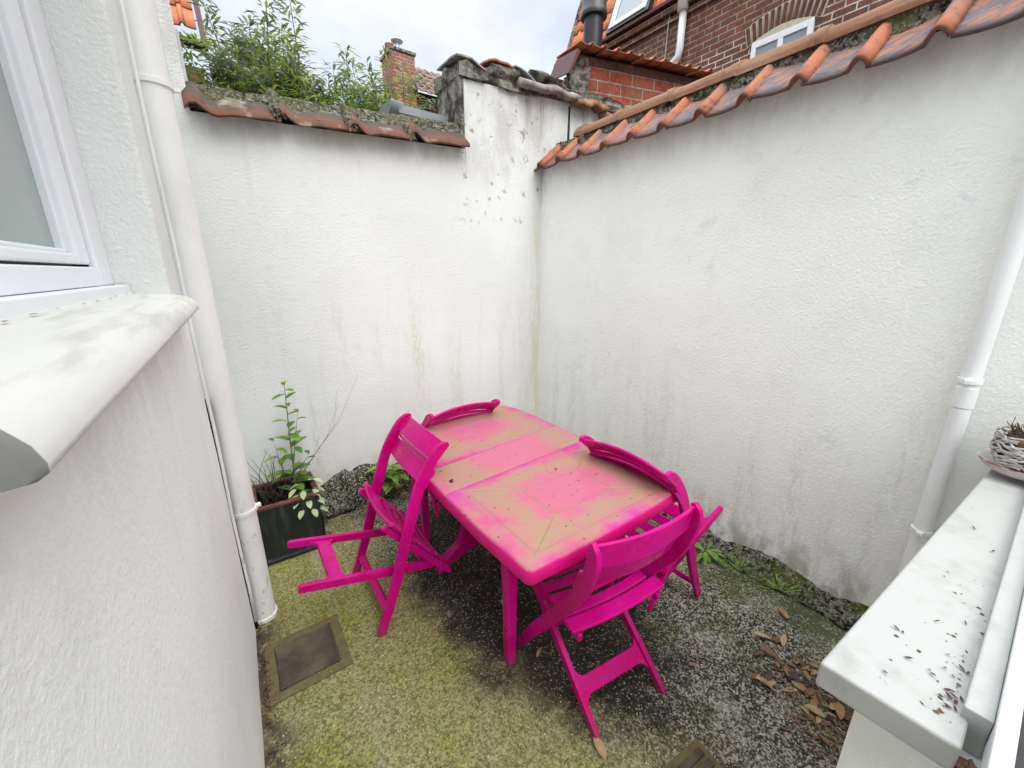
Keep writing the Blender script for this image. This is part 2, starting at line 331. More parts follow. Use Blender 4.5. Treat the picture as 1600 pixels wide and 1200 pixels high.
def leafm(name, c, c2, tr=.35):
    n = N(name, .5, .35); oi = n.nd('ShaderNodeObjectInfo').outputs['Random']
    f = n.noise(n.pos(), 9, 3)
    cc = n.mix(n.mapr(n.ma('ADD', f, n.mul(n.ma('SUBTRACT', oi, .5), .2)), .35, .65), c, c2); n.put(n.b.inputs['Base Color'], cc)
    t = n.nd('ShaderNodeBsdfTranslucent'); n.put(t.inputs[0], cc); m = n.nd('ShaderNodeMixShader'); m.inputs[0].default_value = tr
    n.t.links.new(n.b.outputs[0], m.inputs[1]); n.t.links.new(t.outputs[0], m.inputs[2]); n.t.links.new(m.outputs[0], n.o.inputs[0]); return n.m
M['leaf_green'] = leafm('green leaf', (.12, .24, .035), (.26, .40, .09))
M['leaf_bush'] = leafm('bush leaf', (.19, .28, .04), (.40, .47, .11), .5)
M['leaf_grey'] = leafm('grey green leaf', (.15, .21, .14), (.28, .34, .22), .35)
M['leaf_pale'] = leafm('mottled pale leaf', (.42, .50, .24), (.62, .66, .46), .3)
M['leaf_dry'] = leafm('dry brown leaf', (.26, .15, .075), (.42, .31, .18), .1)
M['leaf_dark'] = leafm('dark dead leaf', (.05, .025, .02), (.16, .09, .05), .05)
M['leaf_mid'] = leafm('mid brown dead leaf', (.15, .075, .04), (.30, .17, .09), .1)
M['petal'] = leafm('dark red petal', (.07, .02, .03), (.10, .07, .06), .05)
M['stem'] = simple('green stem', (.14, .18, .06), .6)
M['twig'] = simple('dry twig', (.10, .07, .05), .9, .1, .5, 40)
M['wicker'] = simple('whitewashed wicker', (.62, .61, .60), .8, .2, .3, 40, .4, c2=(.38, .36, .35))
M['saucer'] = simple('chipped white saucer', (.70, .69, .68), .35, .5, .1, 14, c2=(.62, .56, .54))
M['terracotta'] = simple('worn red rim', (.32, .09, .07), .7)
M['ground'] = simple('ground', (.12, .11, .09), .95, .1, .4, 4)

# ------------------------------------------------------------------ mesh helpers
class B:
    def __init__(s): s.bm = bmesh.new()
    def box(s, x0, x1, y0, y1, z0, z1, mat=None, jit=0.):
        c = [Vector((x, y, z)) for x in (x0, x1) for y in (y0, y1) for z in (z0, z1)]
        if jit: c = [q + Vector((rng.uniform(-jit, jit) for _ in range(3))) for q in c]
        if mat is not None: c = [mat @ q for q in c]
        v = [s.bm.verts.new(q) for q in c]
        for f in ((0, 1, 3, 2), (4, 6, 7, 5), (0, 4, 5, 1), (2, 3, 7, 6), (0, 2, 6, 4), (1, 5, 7, 3)): s.bm.faces.new([v[i] for i in f])
        return s
    def prism(s, poly, d, org=(0, 0, 0)):
        """poly: list of 3D points, extruded by vector d"""
        d = Vector(d); a = [s.bm.verts.new(Vector(p)) for p in poly]; b = [s.bm.verts.new(Vector(p) + d) for p in poly]
        k = len(a); s.bm.faces.new(a); s.bm.faces.new(b[::-1])
        for i in range(k): s.bm.faces.new([a[i], b[i], b[(i + 1) % k], a[(i + 1) % k]])
        return s
    def tube(s, pts, r, seg=10, cap=True):
        pts = [Vector(p) for p in pts]; rr = r if isinstance(r, (list, tuple)) else [r] * len(pts); rings = []
        up = None
        for i, p in enumerate(pts):
            t = (pts[min(i + 1, len(pts) - 1)] - pts[max(i - 1, 0)]).normalized()
            if up is None: up = Vector((0, 0, 1)) if abs(t.z) < .9 else Vector((1, 0, 0))
            a = t.cross(up).normalized(); b = a.cross(t).normalized(); up = b
            rings.append([s.bm.verts.new(p + (a * math.cos(2 * math.pi * k / seg) + b * math.sin(2 * math.pi * k / seg)) * rr[i]) for k in range(seg)])
        for i in range(len(rings) - 1):
            for k in range(seg): s.bm.faces.new([rings[i][k], rings[i][(k + 1) % seg], rings[i + 1][(k + 1) % seg], rings[i + 1][k]])
        if cap: s.bm.faces.new(rings[0]); s.bm.faces.new(rings[-1][::-1])
        return s
    def rings(s, rows, close=False, caps=True):
        """rows: list of lists of points, equal length, skinned; each row a closed loop if close"""
        vs = [[s.bm.verts.new(Vector(p)) for p in r] for r in rows]; k = len(vs[0])
        for i in range(len(vs) - 1):
            for j in range(k if close else k - 1): s.bm.faces.new([vs[i][j], vs[i][(j + 1) % k], vs[i + 1][(j + 1) % k], vs[i + 1][j]])
        if close and caps: s.bm.faces.new(vs[0][::-1]); s.bm.faces.new(vs[-1])
        return s
    def lathe(s, prof, c, seg=28):
        rows = [[Vector((c[0] + r * math.cos(2 * math.pi * k / seg), c[1] + r * math.sin(2 * math.pi * k / seg), c[2] + z)) for k in range(seg)] for r, z in prof]
        return s.rings(rows, True)
    def leaf(s, p, d, nrm, ln, wd, bend=.25, seg=4, fold=.2):
        p = Vector(p); d = Vector(d).normalized(); nrm = Vector(nrm); sd_ = d.cross(nrm)
        if sd_.length < 1e-4: sd_ = d.orthogonal()
        sd_.normalize(); nrm = sd_.cross(d).normalized(); rows = []
        for i in range(seg + 1):
            t = i / seg; wv = wd * .5 * math.sin(math.pi * min(1, t * .92 + .04)) ** .8 * (1 if t < 1 else .05)
            c = p + d * (ln * t) - nrm * (bend * ln * t * t)
            rows.append([c - sd_ * wv + nrm * wv * fold, c, c + sd_ * wv + nrm * wv * fold])
        return s.rings(rows)
    def ico(s, c, r, sub=2, jit=.0, sq=(1, 1, 1)):
        ret = bmesh.ops.create_icosphere(s.bm, subdivisions=sub, radius=1)
        for v in ret['verts']:
            q = v.co.copy(); k = 1 + jit * mnoise.noise(q * 1.7 + Vector(c) * 3)
            v.co = Vector(c) + Vector((q.x * sq[0], q.y * sq[1], q.z * sq[2])) * r * k
        return s
    def done(s, name, mat, parent=None, smooth=False, bevel=0, seg=2, auto=None):
        me = bpy.data.meshes.new(name); bmesh.ops.recalc_face_normals(s.bm, faces=s.bm.faces[:]); s.bm.to_mesh(me); s.bm.free()
        o = bpy.data.objects.new(name, me); col.objects.link(o); me.materials.append(M[mat])
        if parent: o.parent = parent
        if smooth or auto is not None:
            for p in me.polygons: p.use_smooth = True
            if auto is not None:
                try:
                    for e in me.edges: pass
                    me.set_sharp_from_angle(angle=R(auto))
                except Exception: pass
        if bevel:
            m = o.modifiers.new('bevel', 'BEVEL'); m.width = bevel; m.segments = seg; m.limit_method = 'ANGLE'; m.angle_limit = R(35); m.harden_normals = False
        return o
def thing(name, label, cat, loc=(0, 0, 0), rz=0, group=None):
    o = bpy.data.objects.new(name, None); col.objects.link(o); o.empty_display_size = .1
    o.location = loc; o.rotation_euler = (0, 0, rz); return tag(o, label, cat, group)
def tag(o, label=None, cat=None, group=None, kind=None):
    if label: o['label'] = label
    if cat: o['category'] = cat
    if group: o['group'] = group
    if kind: o['kind'] = kind
    return o
def disp(o, amt, size=.1, cuts=0, seed=0.):
    """roughen a mesh by 3D noise along normals"""
    me = o.data; bm = bmesh.new(); bm.from_mesh(me)
    for _ in range(cuts): bmesh.ops.subdivide_edges(bm, edges=bm.edges[:], cuts=1, use_grid_fill=True)
    bm.normal_update()
    for v in bm.verts:
        q = v.co / size + Vector((seed, 0, seed)); v.co += v.normal * amt * (mnoise.noise(q) + .5 * mnoise.noise(q * 2.3))
    bm.to_mesh(me); bm.free(); return o

def pantiles(name, mat, parent, P0, along, down, pitch, count, length, roll=.30, rh=.036, thick=.012, jit=.006, rows=1, segl=4):
    """row of S tiles: start P0 (top), direction 'along' for the pitch, 'down' the slope"""
    A = Vector(along).normalized(); D = Vector(down).normalized(); Nn = A.cross(D)
    if Nn.z < 0: Nn = -Nn
    bm = bmesh.new(); uvl = bm.loops.layers.uv.new('UVMap'); r2 = random.Random(name)
    prof = []
    for i in range(9): t = i / 8; prof.append((t * roll, rh * math.sin(math.pi * t) ** .8 if 0 < t < 1 else 0))
    for i in range(1, 8): t = i / 7; prof.append((roll + t * (1.04 - roll), -.006 * math.sin(math.pi * t) + .004 * t))
    for rr in range(rows):
        for c in range(count):
            jx, jz, jd, jt = (r2.uniform(-jit, jit) for _ in range(4))
            base = Vector(P0) + A * (pitch * c + jx) + D * (length * .88 * rr) ; vs = []
            for k in range(segl + 1):
                s_ = k / segl; row = []
                for u, h in prof:
                    q = base + A * (u * pitch) + D * (s_ * length + jd * 2) + Nn * (h * (1 + .15 * s_) + jz + (s_ * .014 if rows > 1 else 0) + jt * 3 * (u - .5))
                    row.append((bm.verts.new(q), u, s_))
                vs.append(row)
            for k in range(segl):
                for j in range(len(prof) - 1):
                    f = bm.faces.new([vs[k][j][0], vs[k][j + 1][0], vs[k + 1][j + 1][0], vs[k + 1][j][0]]); f.smooth = True
                    for l, (a, b) in zip(f.loops, ((k, j), (k, j + 1), (k + 1, j + 1), (k + 1, j))): l[uvl].uv = (vs[a][b][1], vs[a][b][2] + rr)
    me = bpy.data.meshes.new(name); bm.normal_update(); bm.to_mesh(me); bm.free(); me.materials.append(M[mat])
    o = bpy.data.objects.new(name, me); col.objects.link(o)
    if parent: o.parent = parent
    m = o.modifiers.new('thick', 'SOLIDIFY'); m.thickness = thick; m.offset = 0
    return o

def grid_wall(name, mat, parent, org, u, v, nu, nv, thick, topf=None, amp=.004):
    """slightly uneven rendered wall slab: front sheet + sides; org lower corner, u and v extents, thick vector backwards"""
    U, V, T = Vector(u), Vector(v), Vector(thick); nn = -T.normalized(); b = B(); O = Vector(org)
    F = []; K = []
    for i in range(nu + 1):
        rf, rk = [], []
        for j in range(nv + 1):
            s_, t_ = i / nu, j / nv; q = O + U * s_ + V * t_ * (topf(s_) if topf else 1)
            a = amp * (mnoise.noise(q * 1.6) + .4 * mnoise.noise(q * 5))
            rf.append(q + nn * a); rk.append(q + T)
        F.append(rf); K.append(rk)
    vf = [[b.bm.verts.new(p) for p in r] for r in F]; vk = [[b.bm.verts.new(p) for p in r] for r in K]
    for i in range(nu):
        for j in range(nv):
            b.bm.faces.new([vf[i][j], vf[i + 1][j], vf[i + 1][j + 1], vf[i][j + 1]]); b.bm.faces.new([vk[i][j], vk[i][j + 1], vk[i + 1][j + 1], vk[i + 1][j]])
        b.bm.faces.new([vf[i][0], vk[i][0], vk[i + 1][0], vf[i + 1][0]]); b.bm.faces.new([vf[i][nv], vf[i + 1][nv], vk[i + 1][nv], vk[i][nv]])
    for j in range(nv):
        b.bm.faces.new([vf[0][j], vf[0][j + 1], vk[0][j + 1], vk[0][j]]); b.bm.faces.new([vf[nu][j], vk[nu][j], vk[nu][j + 1], vf[nu][j + 1]])
    return b.done(name, mat, parent, smooth=True, auto=40)

# ------------------------------------------------------------------ ground
tag(B().box(-60, 60, -60, 60, -.6, -.05).done('ground', 'ground'), kind='structure')
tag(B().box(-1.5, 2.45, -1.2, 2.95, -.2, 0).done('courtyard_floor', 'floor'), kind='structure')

# ------------------------------------------------------------------ back wall
XR, YB = 2.29, 2.80
bw = thing('courtyard_wall', 'low white back wall with algae streaks, brown tile capping and a taller flaking stub', 'wall', (0, 0, 0))
grid_wall('lower_section', 'stucco_back', bw, (-.6, YB, -.1), (2.175, 0, 0), (0, 0, 1), 60, 50, (0, .24, 0), lambda s: 2.50 + .10 * s)
grid_wall('raised_section', 'stucco_raised', bw, (1.577, YB, 2.30), (1.75, 0, 0), (0, 0, 1), 50, 20, (0, .40, 0), lambda s: .63 + .10 * s)
grid_wall('corner_section', 'stucco_back', bw, (1.575, YB, -.1), (1.0, 0, 0), (0, 0, 2.40), 30, 40, (0, .24, 0))
disp(B().box(1.548, 1.576, 2.805, 3.16, 2.45, 2.98).done('end_face', 'old_cement', bw), .010, .06, 3)
# mortar band and long tiles laid along the low wall
o = B().prism([(-.01, 2.78, 2.44), (-.01, 3.02, 2.44), (-.01, 2.99, 2.572), (-.01, 2.86, 2.565)], (1.56, 0, .105)).done('mortar_bed', 'mortar', bw); disp(o, .016, .07, 4)
def long_tile(i, x0, x1, z0, z1):
    rows = []; n_ = 16; r2 = random.Random(i)
    for k in range(n_ + 1):
        t = k / n_; x = x0 + (x1 - x0) * t; zb = z0 + (z1 - z0) * t
        hump = .046 * math.exp(-((t - .10) / .10) ** 2) - .012 * math.exp(-((t - .30) / .12) ** 2) + .010 * t
        if t < .04: hump *= .6
        row = []
        for j, (yy, zz) in enumerate(((2.885, .125), (2.84, .104), (2.79, .070), (2.74, .032), (2.705, .0), (2.700, -.014), (2.712, -.020), (2.75, .008), (2.80, .042), (2.885, .095))):
            hh = hump if j < 5 else hump * .9
            row.append((x + r2.uniform(-.002, .002), yy + .006 * mnoise.noise(Vector((x * 9, i, 0))), zb + zz + hh + .004 * mnoise.noise(Vector((x * 14, j * .5, i)))))
        rows.append(row)
    return rows
b = B()
tx = [(-.015, .40, 2.418, 2.436), (.365, .79, 2.446, 2.456), (.745, 1.16, 2.465, 2.475), (1.115, 1.56, 2.486, 2.498)]
for i, a in enumerate(tx): b.rings(long_tile(i, *a), True)
o = b.done('coping_tiles', 'ridge', bw, smooth=True, auto=50)
n_ = N('weathered brown coping', .85, .2); p_ = n_.pos()
c_ = n_.mix(n_.mapr(n_.sep(p_)[1], 2.72, 2.80), (.155, .07, .048), (.085, .073, .062))
c_ = n_.mix(n_.mapr(n_.noise(p_, 13, 5, .7), .46, .66, 0, .85), c_, (.07, .06, .05))
c_ = n_.mix(n_.mapr(n_.noise(p_, 7, 3), .55, .7, 0, .6), c_, (.36, .35, .28))
o.data.materials[0] = n_.fin(c_, n_.bump(n_.noise(p_, 40, 5, .65), .6, .01))
# joint mortar collars between the long tiles
b = B()
for i, x in enumerate((.385, .765, 1.135)):
    b.rings([[(x + dx_ + .012 * math.sin(j * 2), yy, z_ + .027 * x * .9 + zz + rr_) for j, (yy, zz) in enumerate(((2.87, .155), (2.80, .11), (2.74, .058), (2.70, .01), (2.70, -.02), (2.78, .01), (2.87, .05)))] for dx_, z_, rr_ in ((-.022, 2.445, -.004), (-.008, 2.445, .022), (.012, 2.445, .026), (.03, 2.445, .004))], True)
disp(b.done('joint_mortar', 'mortar', bw), .006, .04, 2)
# cap of the raised stub: rough cement, stones, broken tiles
o = B().prism([(1.535, 2.785, 2.94), (1.535, 2.785, 3.03), (1.60, 2.785, 3.04), (1.78, 2.785, 2.99), (2.0, 2.785, 2.985), (2.9, 2.775, 3.10), (3.32, 2.775, 3.11), (3.32, 2.775, 3.02), (2.6, 2.775, 3.0), (2.0, 2.775, 2.94), (1.75, 2.78, 2.955)], (0, .38, 0)).done('cement_cap', 'old_cement', bw); disp(o, .034, .10, 3)
o = B().ico((1.90, 2.85, 3.025), .15, 3, .6, (1.15, .6, .42)).done('stone', 'old_cement', bw, smooth=True)
o = B().ico((2.33, 2.90, 3.10), .10, 3, .7, (2.6, 1.2, .35)).done('stone', 'old_cement', bw, smooth=True)
b = B(); b.rings([[(1.515 + .23 * t, y, 3.055 - .04 * t + .018 * math.sin(t * 3.1) + .004 * math.sin(t * 17 + y * 20) + z) for y, z in ((2.772, .0), (2.85, .008), (3.08, .014), (3.08, .004), (2.85, -.002), (2.772, -.010))] for t in (0, .25, .5, .75, 1)], True)
b.done('grey_tile_piece', 'grey_tile', bw, auto=40)
b = B(); b.rings([[(1.77 + .20 * t, y, 3.085 - .0 * t + .010 * math.sin(t * 3.1) + .004 * math.sin(t * 13 + y * 20) + z) for y, z in ((2.76, .0), (2.85, .01), (3.05, .02), (3.05, .008), (2.85, -.002), (2.76, -.012))] for t in (0, .25, .5, .75, 1)], True)
b.done('broken_tile', 'pantile', bw, auto=40)
b = B(); b.rings([[(1.99 + .02 * k + .25 * t, 2.76 + .30 * k / 4, 3.135 - .10 * t * t + .01 * math.sin(k) + z) for z in (0, .008)] for t in (0,) for k in range(2)][:0] or [[(1.99 + .24 * t, y, 3.10 - .10 * t * t + z) for y, z in ((2.76, 0), (3.04, .03), (3.04, .022), (2.76, -.008))] for t in (0, .2, .4, .6, .8, 1)], True)
b.done('zinc_strip', 'zinc', bw, auto=50)
# grey overhanging coping tiles to the right
def lump(x0, x1, z, seed, y0=2.70):
    rows = []
    for k in range(15):
        t = k / 14; x = x0 + (x1 - x0) * t; h = .03 * math.exp(-((t - .62) / .14) ** 2) + .02 * math.exp(-((t - .97) / .08) ** 2) + .006 * mnoise.noise(Vector((x * 12, seed, 0)))
        rows.append([(x, yy + .012 * mnoise.noise(Vector((x * 8, yy * 5, seed))), z + zz + h) for yy, zz in ((3.05, .10), (2.9, .085), (y0 + .06, .05), (y0, .012), (y0 + .004, -.018), (y0 + .07, -.012), (2.9, .02), (3.05, .03))])
    return rows
b = B(); b.rings(lump(2.03, 2.60, 2.985, 1), True); b.done('grey_coping', 'grey_tile', bw, smooth=True)
b = B(); b.rings(lump(2.57, 2.93, 2.975, 2), True); b.rings(lump(2.91, 3.36, 2.955, 3, 2.72), True); o = b.done('grey_coping', 'ridge', bw, smooth=True)
B().box(2.555, 2.57, 2.788, 2.80, 2.62, 2.96, jit=.003).done('crack', 'black_gasket', bw)

# zinc flashing tray lying on the low wall
g = thing('roof_gutter', 'bent grey zinc gutter piece lying behind the brown coping tiles beside the raised stub', 'gutter', (1.4, 3.13, 2.738))
b = B()
b.rings([[(x - 1.4, y - 3.15, z - 2.72 - .02 * (x - 1.1)) for y, z in ((3.02, 2.735), (3.03, 2.70), (3.10, 2.685), (3.2, 2.70), (3.26, 2.77), (3.268, 2.77), (3.21, 2.69), (3.10, 2.675), (3.022, 2.69), (3.012, 2.737))] for x in (1.18, 1.3, 1.45, 1.60)], True)
b.done('trough', 'zinc', g, auto=40)
b = B(); b.rings([[(x - 1.4, y - 3.15, z - 2.72) for y, z in ((3.0, 2.735 + d), (3.03, 2.69 + d), (3.12, 2.665 + d * .5), (3.24, 2.72 + d), (3.25, 2.735 + d), (3.25, 2.745 + d), (3.0, 2.745 + d))] for x, d in ((1.12, .012), (1.14, .006), (1.17, .003), (1.20, 0))], True)
b.done('stop_end', 'zinc', g, auto=40)
B().prism([(.17, -.12, .0), (.235, -.14, .16), (.245, -.14, .16), (.245, -.12, -.02)], (0, .24, 0)).done('upstand', 'zinc', g)

# ------------------------------------------------------------------ right wall
rw = thing('courtyard_wall', 'long white rough-rendered wall on the right topped with orange pantiles and ridge tiles', 'wall', (0, 0, 0))
grid_wall('rendered_wall', 'stucco_right', rw, (XR, YB + .02, -.1), (0, -4.2, 0), (0, 0, 2.60), 90, 54, (.26, 0, 0))
pantiles('pantile_coping', 'pantile', rw, (2.425, .461 - 4 * .2215 + .0, 2.625), (0, 1, 0), (-.235, 0, -.195), .2215, 15, .298)
o = B().prism([(2.365, -.6, 2.54), (2.385, -.6, 2.645), (2.55, -.6, 2.66), (2.55, -.6, 2.5)], (0, 3.33, 0)).done('mortar_bed', 'mortar', rw); disp(o, .012, .05, 5)
b = B()
for k in range(8):
    y1 = 2.49 - k * .385 + .03; y0 = y1 - .42; ln = []
    for t in (0, .12, .13, 1):
        yy = y1 + (y0 - y1) * t; rr = (.104 if t > .125 else .119) + .004 * t; row = []
        for j in range(11):
            a_ = math.pi * (.0 + j / 10); row.append((2.475 + rr * 1.0 * math.cos(a_), yy, 2.638 + rr * .82 * math.sin(a_) + .006 * t))
        for j in range(10, -1, -1):
            a_ = math.pi * (.0 + j / 10); row.append((2.475 + (rr - .014) * math.cos(a_), yy, 2.638 + (rr - .014) * .82 * math.sin(a_) + .006 * t))
        ln.append(row)
    b.rings(ln, True)
disp(b.done('ridge_tiles', 'ridge', rw, smooth=True, auto=40), .006, .05, 2)
o = B().prism([(2.32, 2.42, 2.50), (2.37, 2.42, 2.65), (2.50, 2.42, 2.69), (2.58, 2.42, 2.5)], (0, .40, -.10)).done('end_mortar', 'mortar', rw); disp(o, .03, .08, 4)

# cement and moss skirt along the right wall foot
def skirt(name, mat, path, nrm, hf, df, amp, seed):
    b = B(); rows = []; nrm = Vector(nrm); n_ = len(path)
    for i, p in enumerate(path):
        p = Vector(p); h, d = hf(i / (n_ - 1)), df(i / (n_ - 1)); row = []
        for j, (a_, c_) in enumerate(((1, -.02), (1.0, .12), (.86, .4), (.55, .72), (.25, .93), (.02, 1), (-.1, 1), (-.1, -.02))):
            q = p + nrm * (a_ * d) + Vector((0, 0, c_ * h)); k = mnoise.noise(q * 9 + Vector((seed, 0, 0))) + .7 * mnoise.noise(q * 25)
            row.append(q + (nrm * .6 + Vector((0, 0, .8))) * (k * amp if j < 6 else 0))
        rows.append(row)
    b.rings(rows, True); return b.done(name, mat, None, smooth=True)
pts = [(XR, 2.4 - 2.6 * i / 160, 0) for i in range(161)]
o = skirt('moss', 'moss', pts, (-1, 0, 0), lambda t: .05 + .055 * t + .02 * math.sin(t * 31), lambda t: .07 + .075 * t + .02 * math.sin(t * 23), .028, 1); tag(o, kind='stuff'); o['label'] = 'green and black moss crust along the foot of the right wall'; o['category'] = 'moss'
pts = [(.33 + .75 * i / 60, YB, 0) for i in range(61)]
o = skirt('moss', 'moss_grey', pts, (0, -1, 0), lambda t: .13 + .20 * math.sin(min(1, t * 1.6) * math.pi * .62 + .3) * (1 - t * .55), lambda t: .11 - .04 * t, .05, 5); tag(o, kind='stuff'); o['label'] = 'blackened speckled crust at the foot of the back wall beside the planter'; o['category'] = 'moss'

# ------------------------------------------------------------------ left: house wing with window
hw = thing('house_wing', 'white rendered house wing on the left with a plastic window above a stone sill', 'house', (-.128, 1.93, 0), R(-1.15))
def wb(*a): return (a[0] + .13, a[1] + .13, a[2] - 1.93, a[3] - 1.93, a[4], a[5])
grid_wall('wall', 'stucco_left', hw, (0, -3.5, -.1), (0, 3.50, 0), (0, 0, 1.629), 70, 30, (-.5, 0, 0), amp=.006)
b = B(); b.box(*wb(-.63, -.1302, 1.645, 1.93, 1.5292, 3.3)); b.box(*wb(-.63, -.1302, -1.6, 1.645, 2.95, 3.3)); b.done('wall_beside_window', 'reveal', hw, bevel=.012, seg=3)
b = B()   # moulded sill, nosed front
prof = [(-.24, 1.592), (-.19, 1.590), (-.12, 1.581), (-.095, 1.5745), (-.082, 1.566), (-.073, 1.553), (-.069, 1.541), (-.0695, 1.535), (-.075, 1.531), (-.084, 1.530), (-.092, 1.533), (-.1298, 1.529), (-.24, 1.529)]
rows = []
for i, y in enumerate([.330, .333] + [.35 + 1.31 * k / 24 for k in range(25)] + [1.682, 1.685]):
    e = .004 if i in (0, 28) else 0
    rows.append([(x + .128 - (e if x > -.12 else 0) + .0012 * mnoise.noise(Vector((x * 9, y * 7, 3))), y - 1.93, z - (e if z > 1.56 else 0)) for x, z in prof])
sill = b.rings(rows, True).done('window_sill', 'sill_stone', hw, smooth=True, auto=50)
win = bpy.data.objects.new('window', None); col.objects.link(win); win.parent = hw
def wpt(*a): return wb(*a)
b = B(); b.box(*wpt(-.32, -.252, 1.512, 1.6435, 1.615, 2.95)); b.box(*wpt(-.32, -.252, -1.0, 1.512, 1.615, 1.662)); b.box(*wpt(-.32, -.252, -1.0, 1.512, 2.9, 2.95)); b.done('frame', 'white_pvc', win, bevel=.004)
def sash(y0, y1):
    b = B()
    for (ya, yb_, za, zb_) in ((y1 - .095, y1, 1.668, 2.895), (y0, y0 + .062, 1.668, 2.895), (y0 + .062, y1 - .095, 1.668, 1.692), (y0 + .062, y1 - .095, 2.84, 2.895)):
        b.box(*wpt(-.315, -.262, ya, yb_, za, zb_))
    s_ = b.done('sash', 'white_pvc', win, bevel=.006)
    b = B()
    for (ya, yb_, za, zb_) in ((y1 - .108, y1 - .0955, 1.6925, 2.839), (y0 + .0625, y0 + .074, 1.6925, 2.839), (y0 + .074, y1 - .108, 1.6925, 1.702)): b.box(*wpt(-.315, -.276, ya, yb_, za, zb_))
    b.done('glazing_bead', 'white_pvc', win, bevel=.004)
    B().box(*wpt(-.300, -.292, y0 + .07, y1 - .10, 1.695, 2.84)).done('pane', 'glass', win)
sash(.93, 1.504); sash(-.10, .875)
B().box(*wpt(-.305, -.275, .875, .93, 1.672, 2.895)).done('mullion', 'white_pvc', win, bevel=.003)
B().box(*wpt(-.296, -.268, 1.5042, 1.5118, 1.663, 2.9)).done('gasket', 'black_gasket', win)
B().box(*wpt(-.262, -.218, -1.0, 1.632, 1.589, 1.614)).done('drip_rail', 'white_pvc', win, bevel=.002)
B().box(*wpt(-.63, -.34, -1.5, 1.63, 1.62, 1.63)).done('inner_board', 'white_pvc', win)
B().box(*wpt(-.62, -.60, -1.5, 1.63, 1.63, 2.94)).done('inner_wall', 'black_gasket', win)

# debris crumbs on left sill
for i in range(9):
    y = .75 + i * .1 + rng.uniform(-.03, .03); b = B(); b.leaf((0, 0, .002), (rng.uniform(-.3, .3), 1, 0), (0, 0, 1), rng.uniform(.012, .035), .006, .0)
    o = b.done('leaf_crumb', 'leaf_dark'); o.location = (-.208 - .019 * (1.63 - y) + rng.uniform(-.004, .012), y, 1.5915)
    tag(o, 'tiny dark leaf crumb on the stone sill along the left window', 'leaf crumb', 'leaf crumbs on the left window sill')

# brick neighbour with white pier at the far left
nb = thing('neighbour_house', 'tall white painted pier with a worn brick side left of the back wall', 'house', (-.3, 2.9, 0))
grid_wall('pier', 'stucco_back', nb, (-.9, -.10, 2.3), (1.208, 0, 0), (0, 0, 2.8), 24, 40, (0, .12, 0))
B().box(-.9, .306, .025, .62, 2.3, 5.1).done('brick_side', 'brick_side', nb)
B().box(.300, .322, .10, .13, 2.55, 2.85, jit=.003).done('white_strip', 'white_pvc', nb)

# left downpipe
def downpipe(label, x, y, z0, z1, r, brackets, joints, mat='white_pipe', shoe=True):
    t = thing('downpipe', label, 'downpipe', (x, y, 0))
    b = B(); b.tube([(0, 0, z) for z in (z0, (z0 + z1) / 3, (z0 + z1) * .66, z1)], r, 32); b.done('pipe', mat, t, smooth=True, auto=40)
    for z in joints:
        b = B(); b.lathe([(r + .0005, -.04), (r + .003, -.038), (r + .003, .038), (r + .0005, .04)], (0, 0, z), 32); b.done('collar', mat, t, smooth=True, auto=40)
    for z, bx, by in brackets:
        b = B(); b.lathe([(r + .001, -.009), (r + .006, -.009), (r + .006, .009), (r + .001, .009)], (0, 0, z), 32)
        d = Vector((bx, by, 0)).normalized(); pr = Vector((-d.y, d.x, 0))
        m = Matrix.Translation((0, 0, z)) @ Matrix(((d.x, pr.x, 0, 0), (d.y, pr.y, 0, 0), (0, 0, 1, 0), (0, 0, 0, 1)))
        b.box(r, r + .05, -.008, .008, -.009, .009, m); b.box(-r - .022, -r - .003, -.010, .010, -.007, .007, m)
        b.done('bracket', mat, t, bevel=.001)
    return t
PX, PY = -.086, 2.012
tpipe = downpipe('thick white downpipe at the end of the left house wing, grimy near the floor', PX, PY, .01, 3.5, .052, [(.60, -1, -.2), (2.27, -1, -.2)], [])
b = B(); b.lathe([(.053, 0), (.058, .002), (.058, .02), (.053, .022)], (0, 0, .0)); b.done('shoe', 'white_pipe', tpipe, smooth=True, auto=40)
b = B(); b.tube([(-.1195 + .002 * math.sin(k * 1.7), 1.938, .05 + k * .2) for k in range(17)], .006, 8)
tag(b.done('cable', 'white_pipe', None, smooth=True), 'thin white cable running up the wing corner beside the thick downpipe', 'cable')
# black grime strip in the gap behind pipe
disp(tag(B().box(-.134, -.116, 1.945, 1.985, .0, 1.15).done('dirt_seam', 'soil'), 'black dirt line in the gap between the wing corner and the thick downpipe', 'dirt'), .008, .03, 3)

# right downpipe
downpipe('slim white downpipe fixed to the right wall above the painted sill', 2.248, .178, .3, 4.5, .028, [(1.255, 1, 0), (.60, 1, 0)], [1.19], 'pipe_clean')

# ------------------------------------------------------------------ right foreground sill of the house
hf = thing('house_facade', 'white rendered house front at lower right with a wide painted sill under a plastic window', 'house', (.8, 0, 0))
poly = [(0, .132), (1.488, .052), (1.488, -.20), (-.0, -.20)]
b = B(); b.prism([(-.012, .132, .905), (1.488, .052, .905), (1.488, -.045, .905), (-.004, -.045, .905)], (0, 0, .055)); b.done('sill', 'sill_white', hf, bevel=.006, seg=3)
b = B(); b.prism([(.035, .078, -.1), (1.488, .0, -.1), (1.488, -.5, -.1), (.035, -.5, -.1)], (0, 0, 1.003)); b.done('wall', 'stucco_left', hf, bevel=.01, seg=3)
b = B(); b.box(.062, 1.486, -.066, -.034, .904, .983); b.done('inner_sill', 'sill_white', hf, bevel=.003)
wf = bpy.data.objects.new('window', None); col.objects.link(wf); wf.parent = hf
b = B(); b.box(-.30, 1.486, -.088, -.0665, .93, 1.0); b.done('frame', 'white_pvc', wf, bevel=.004)
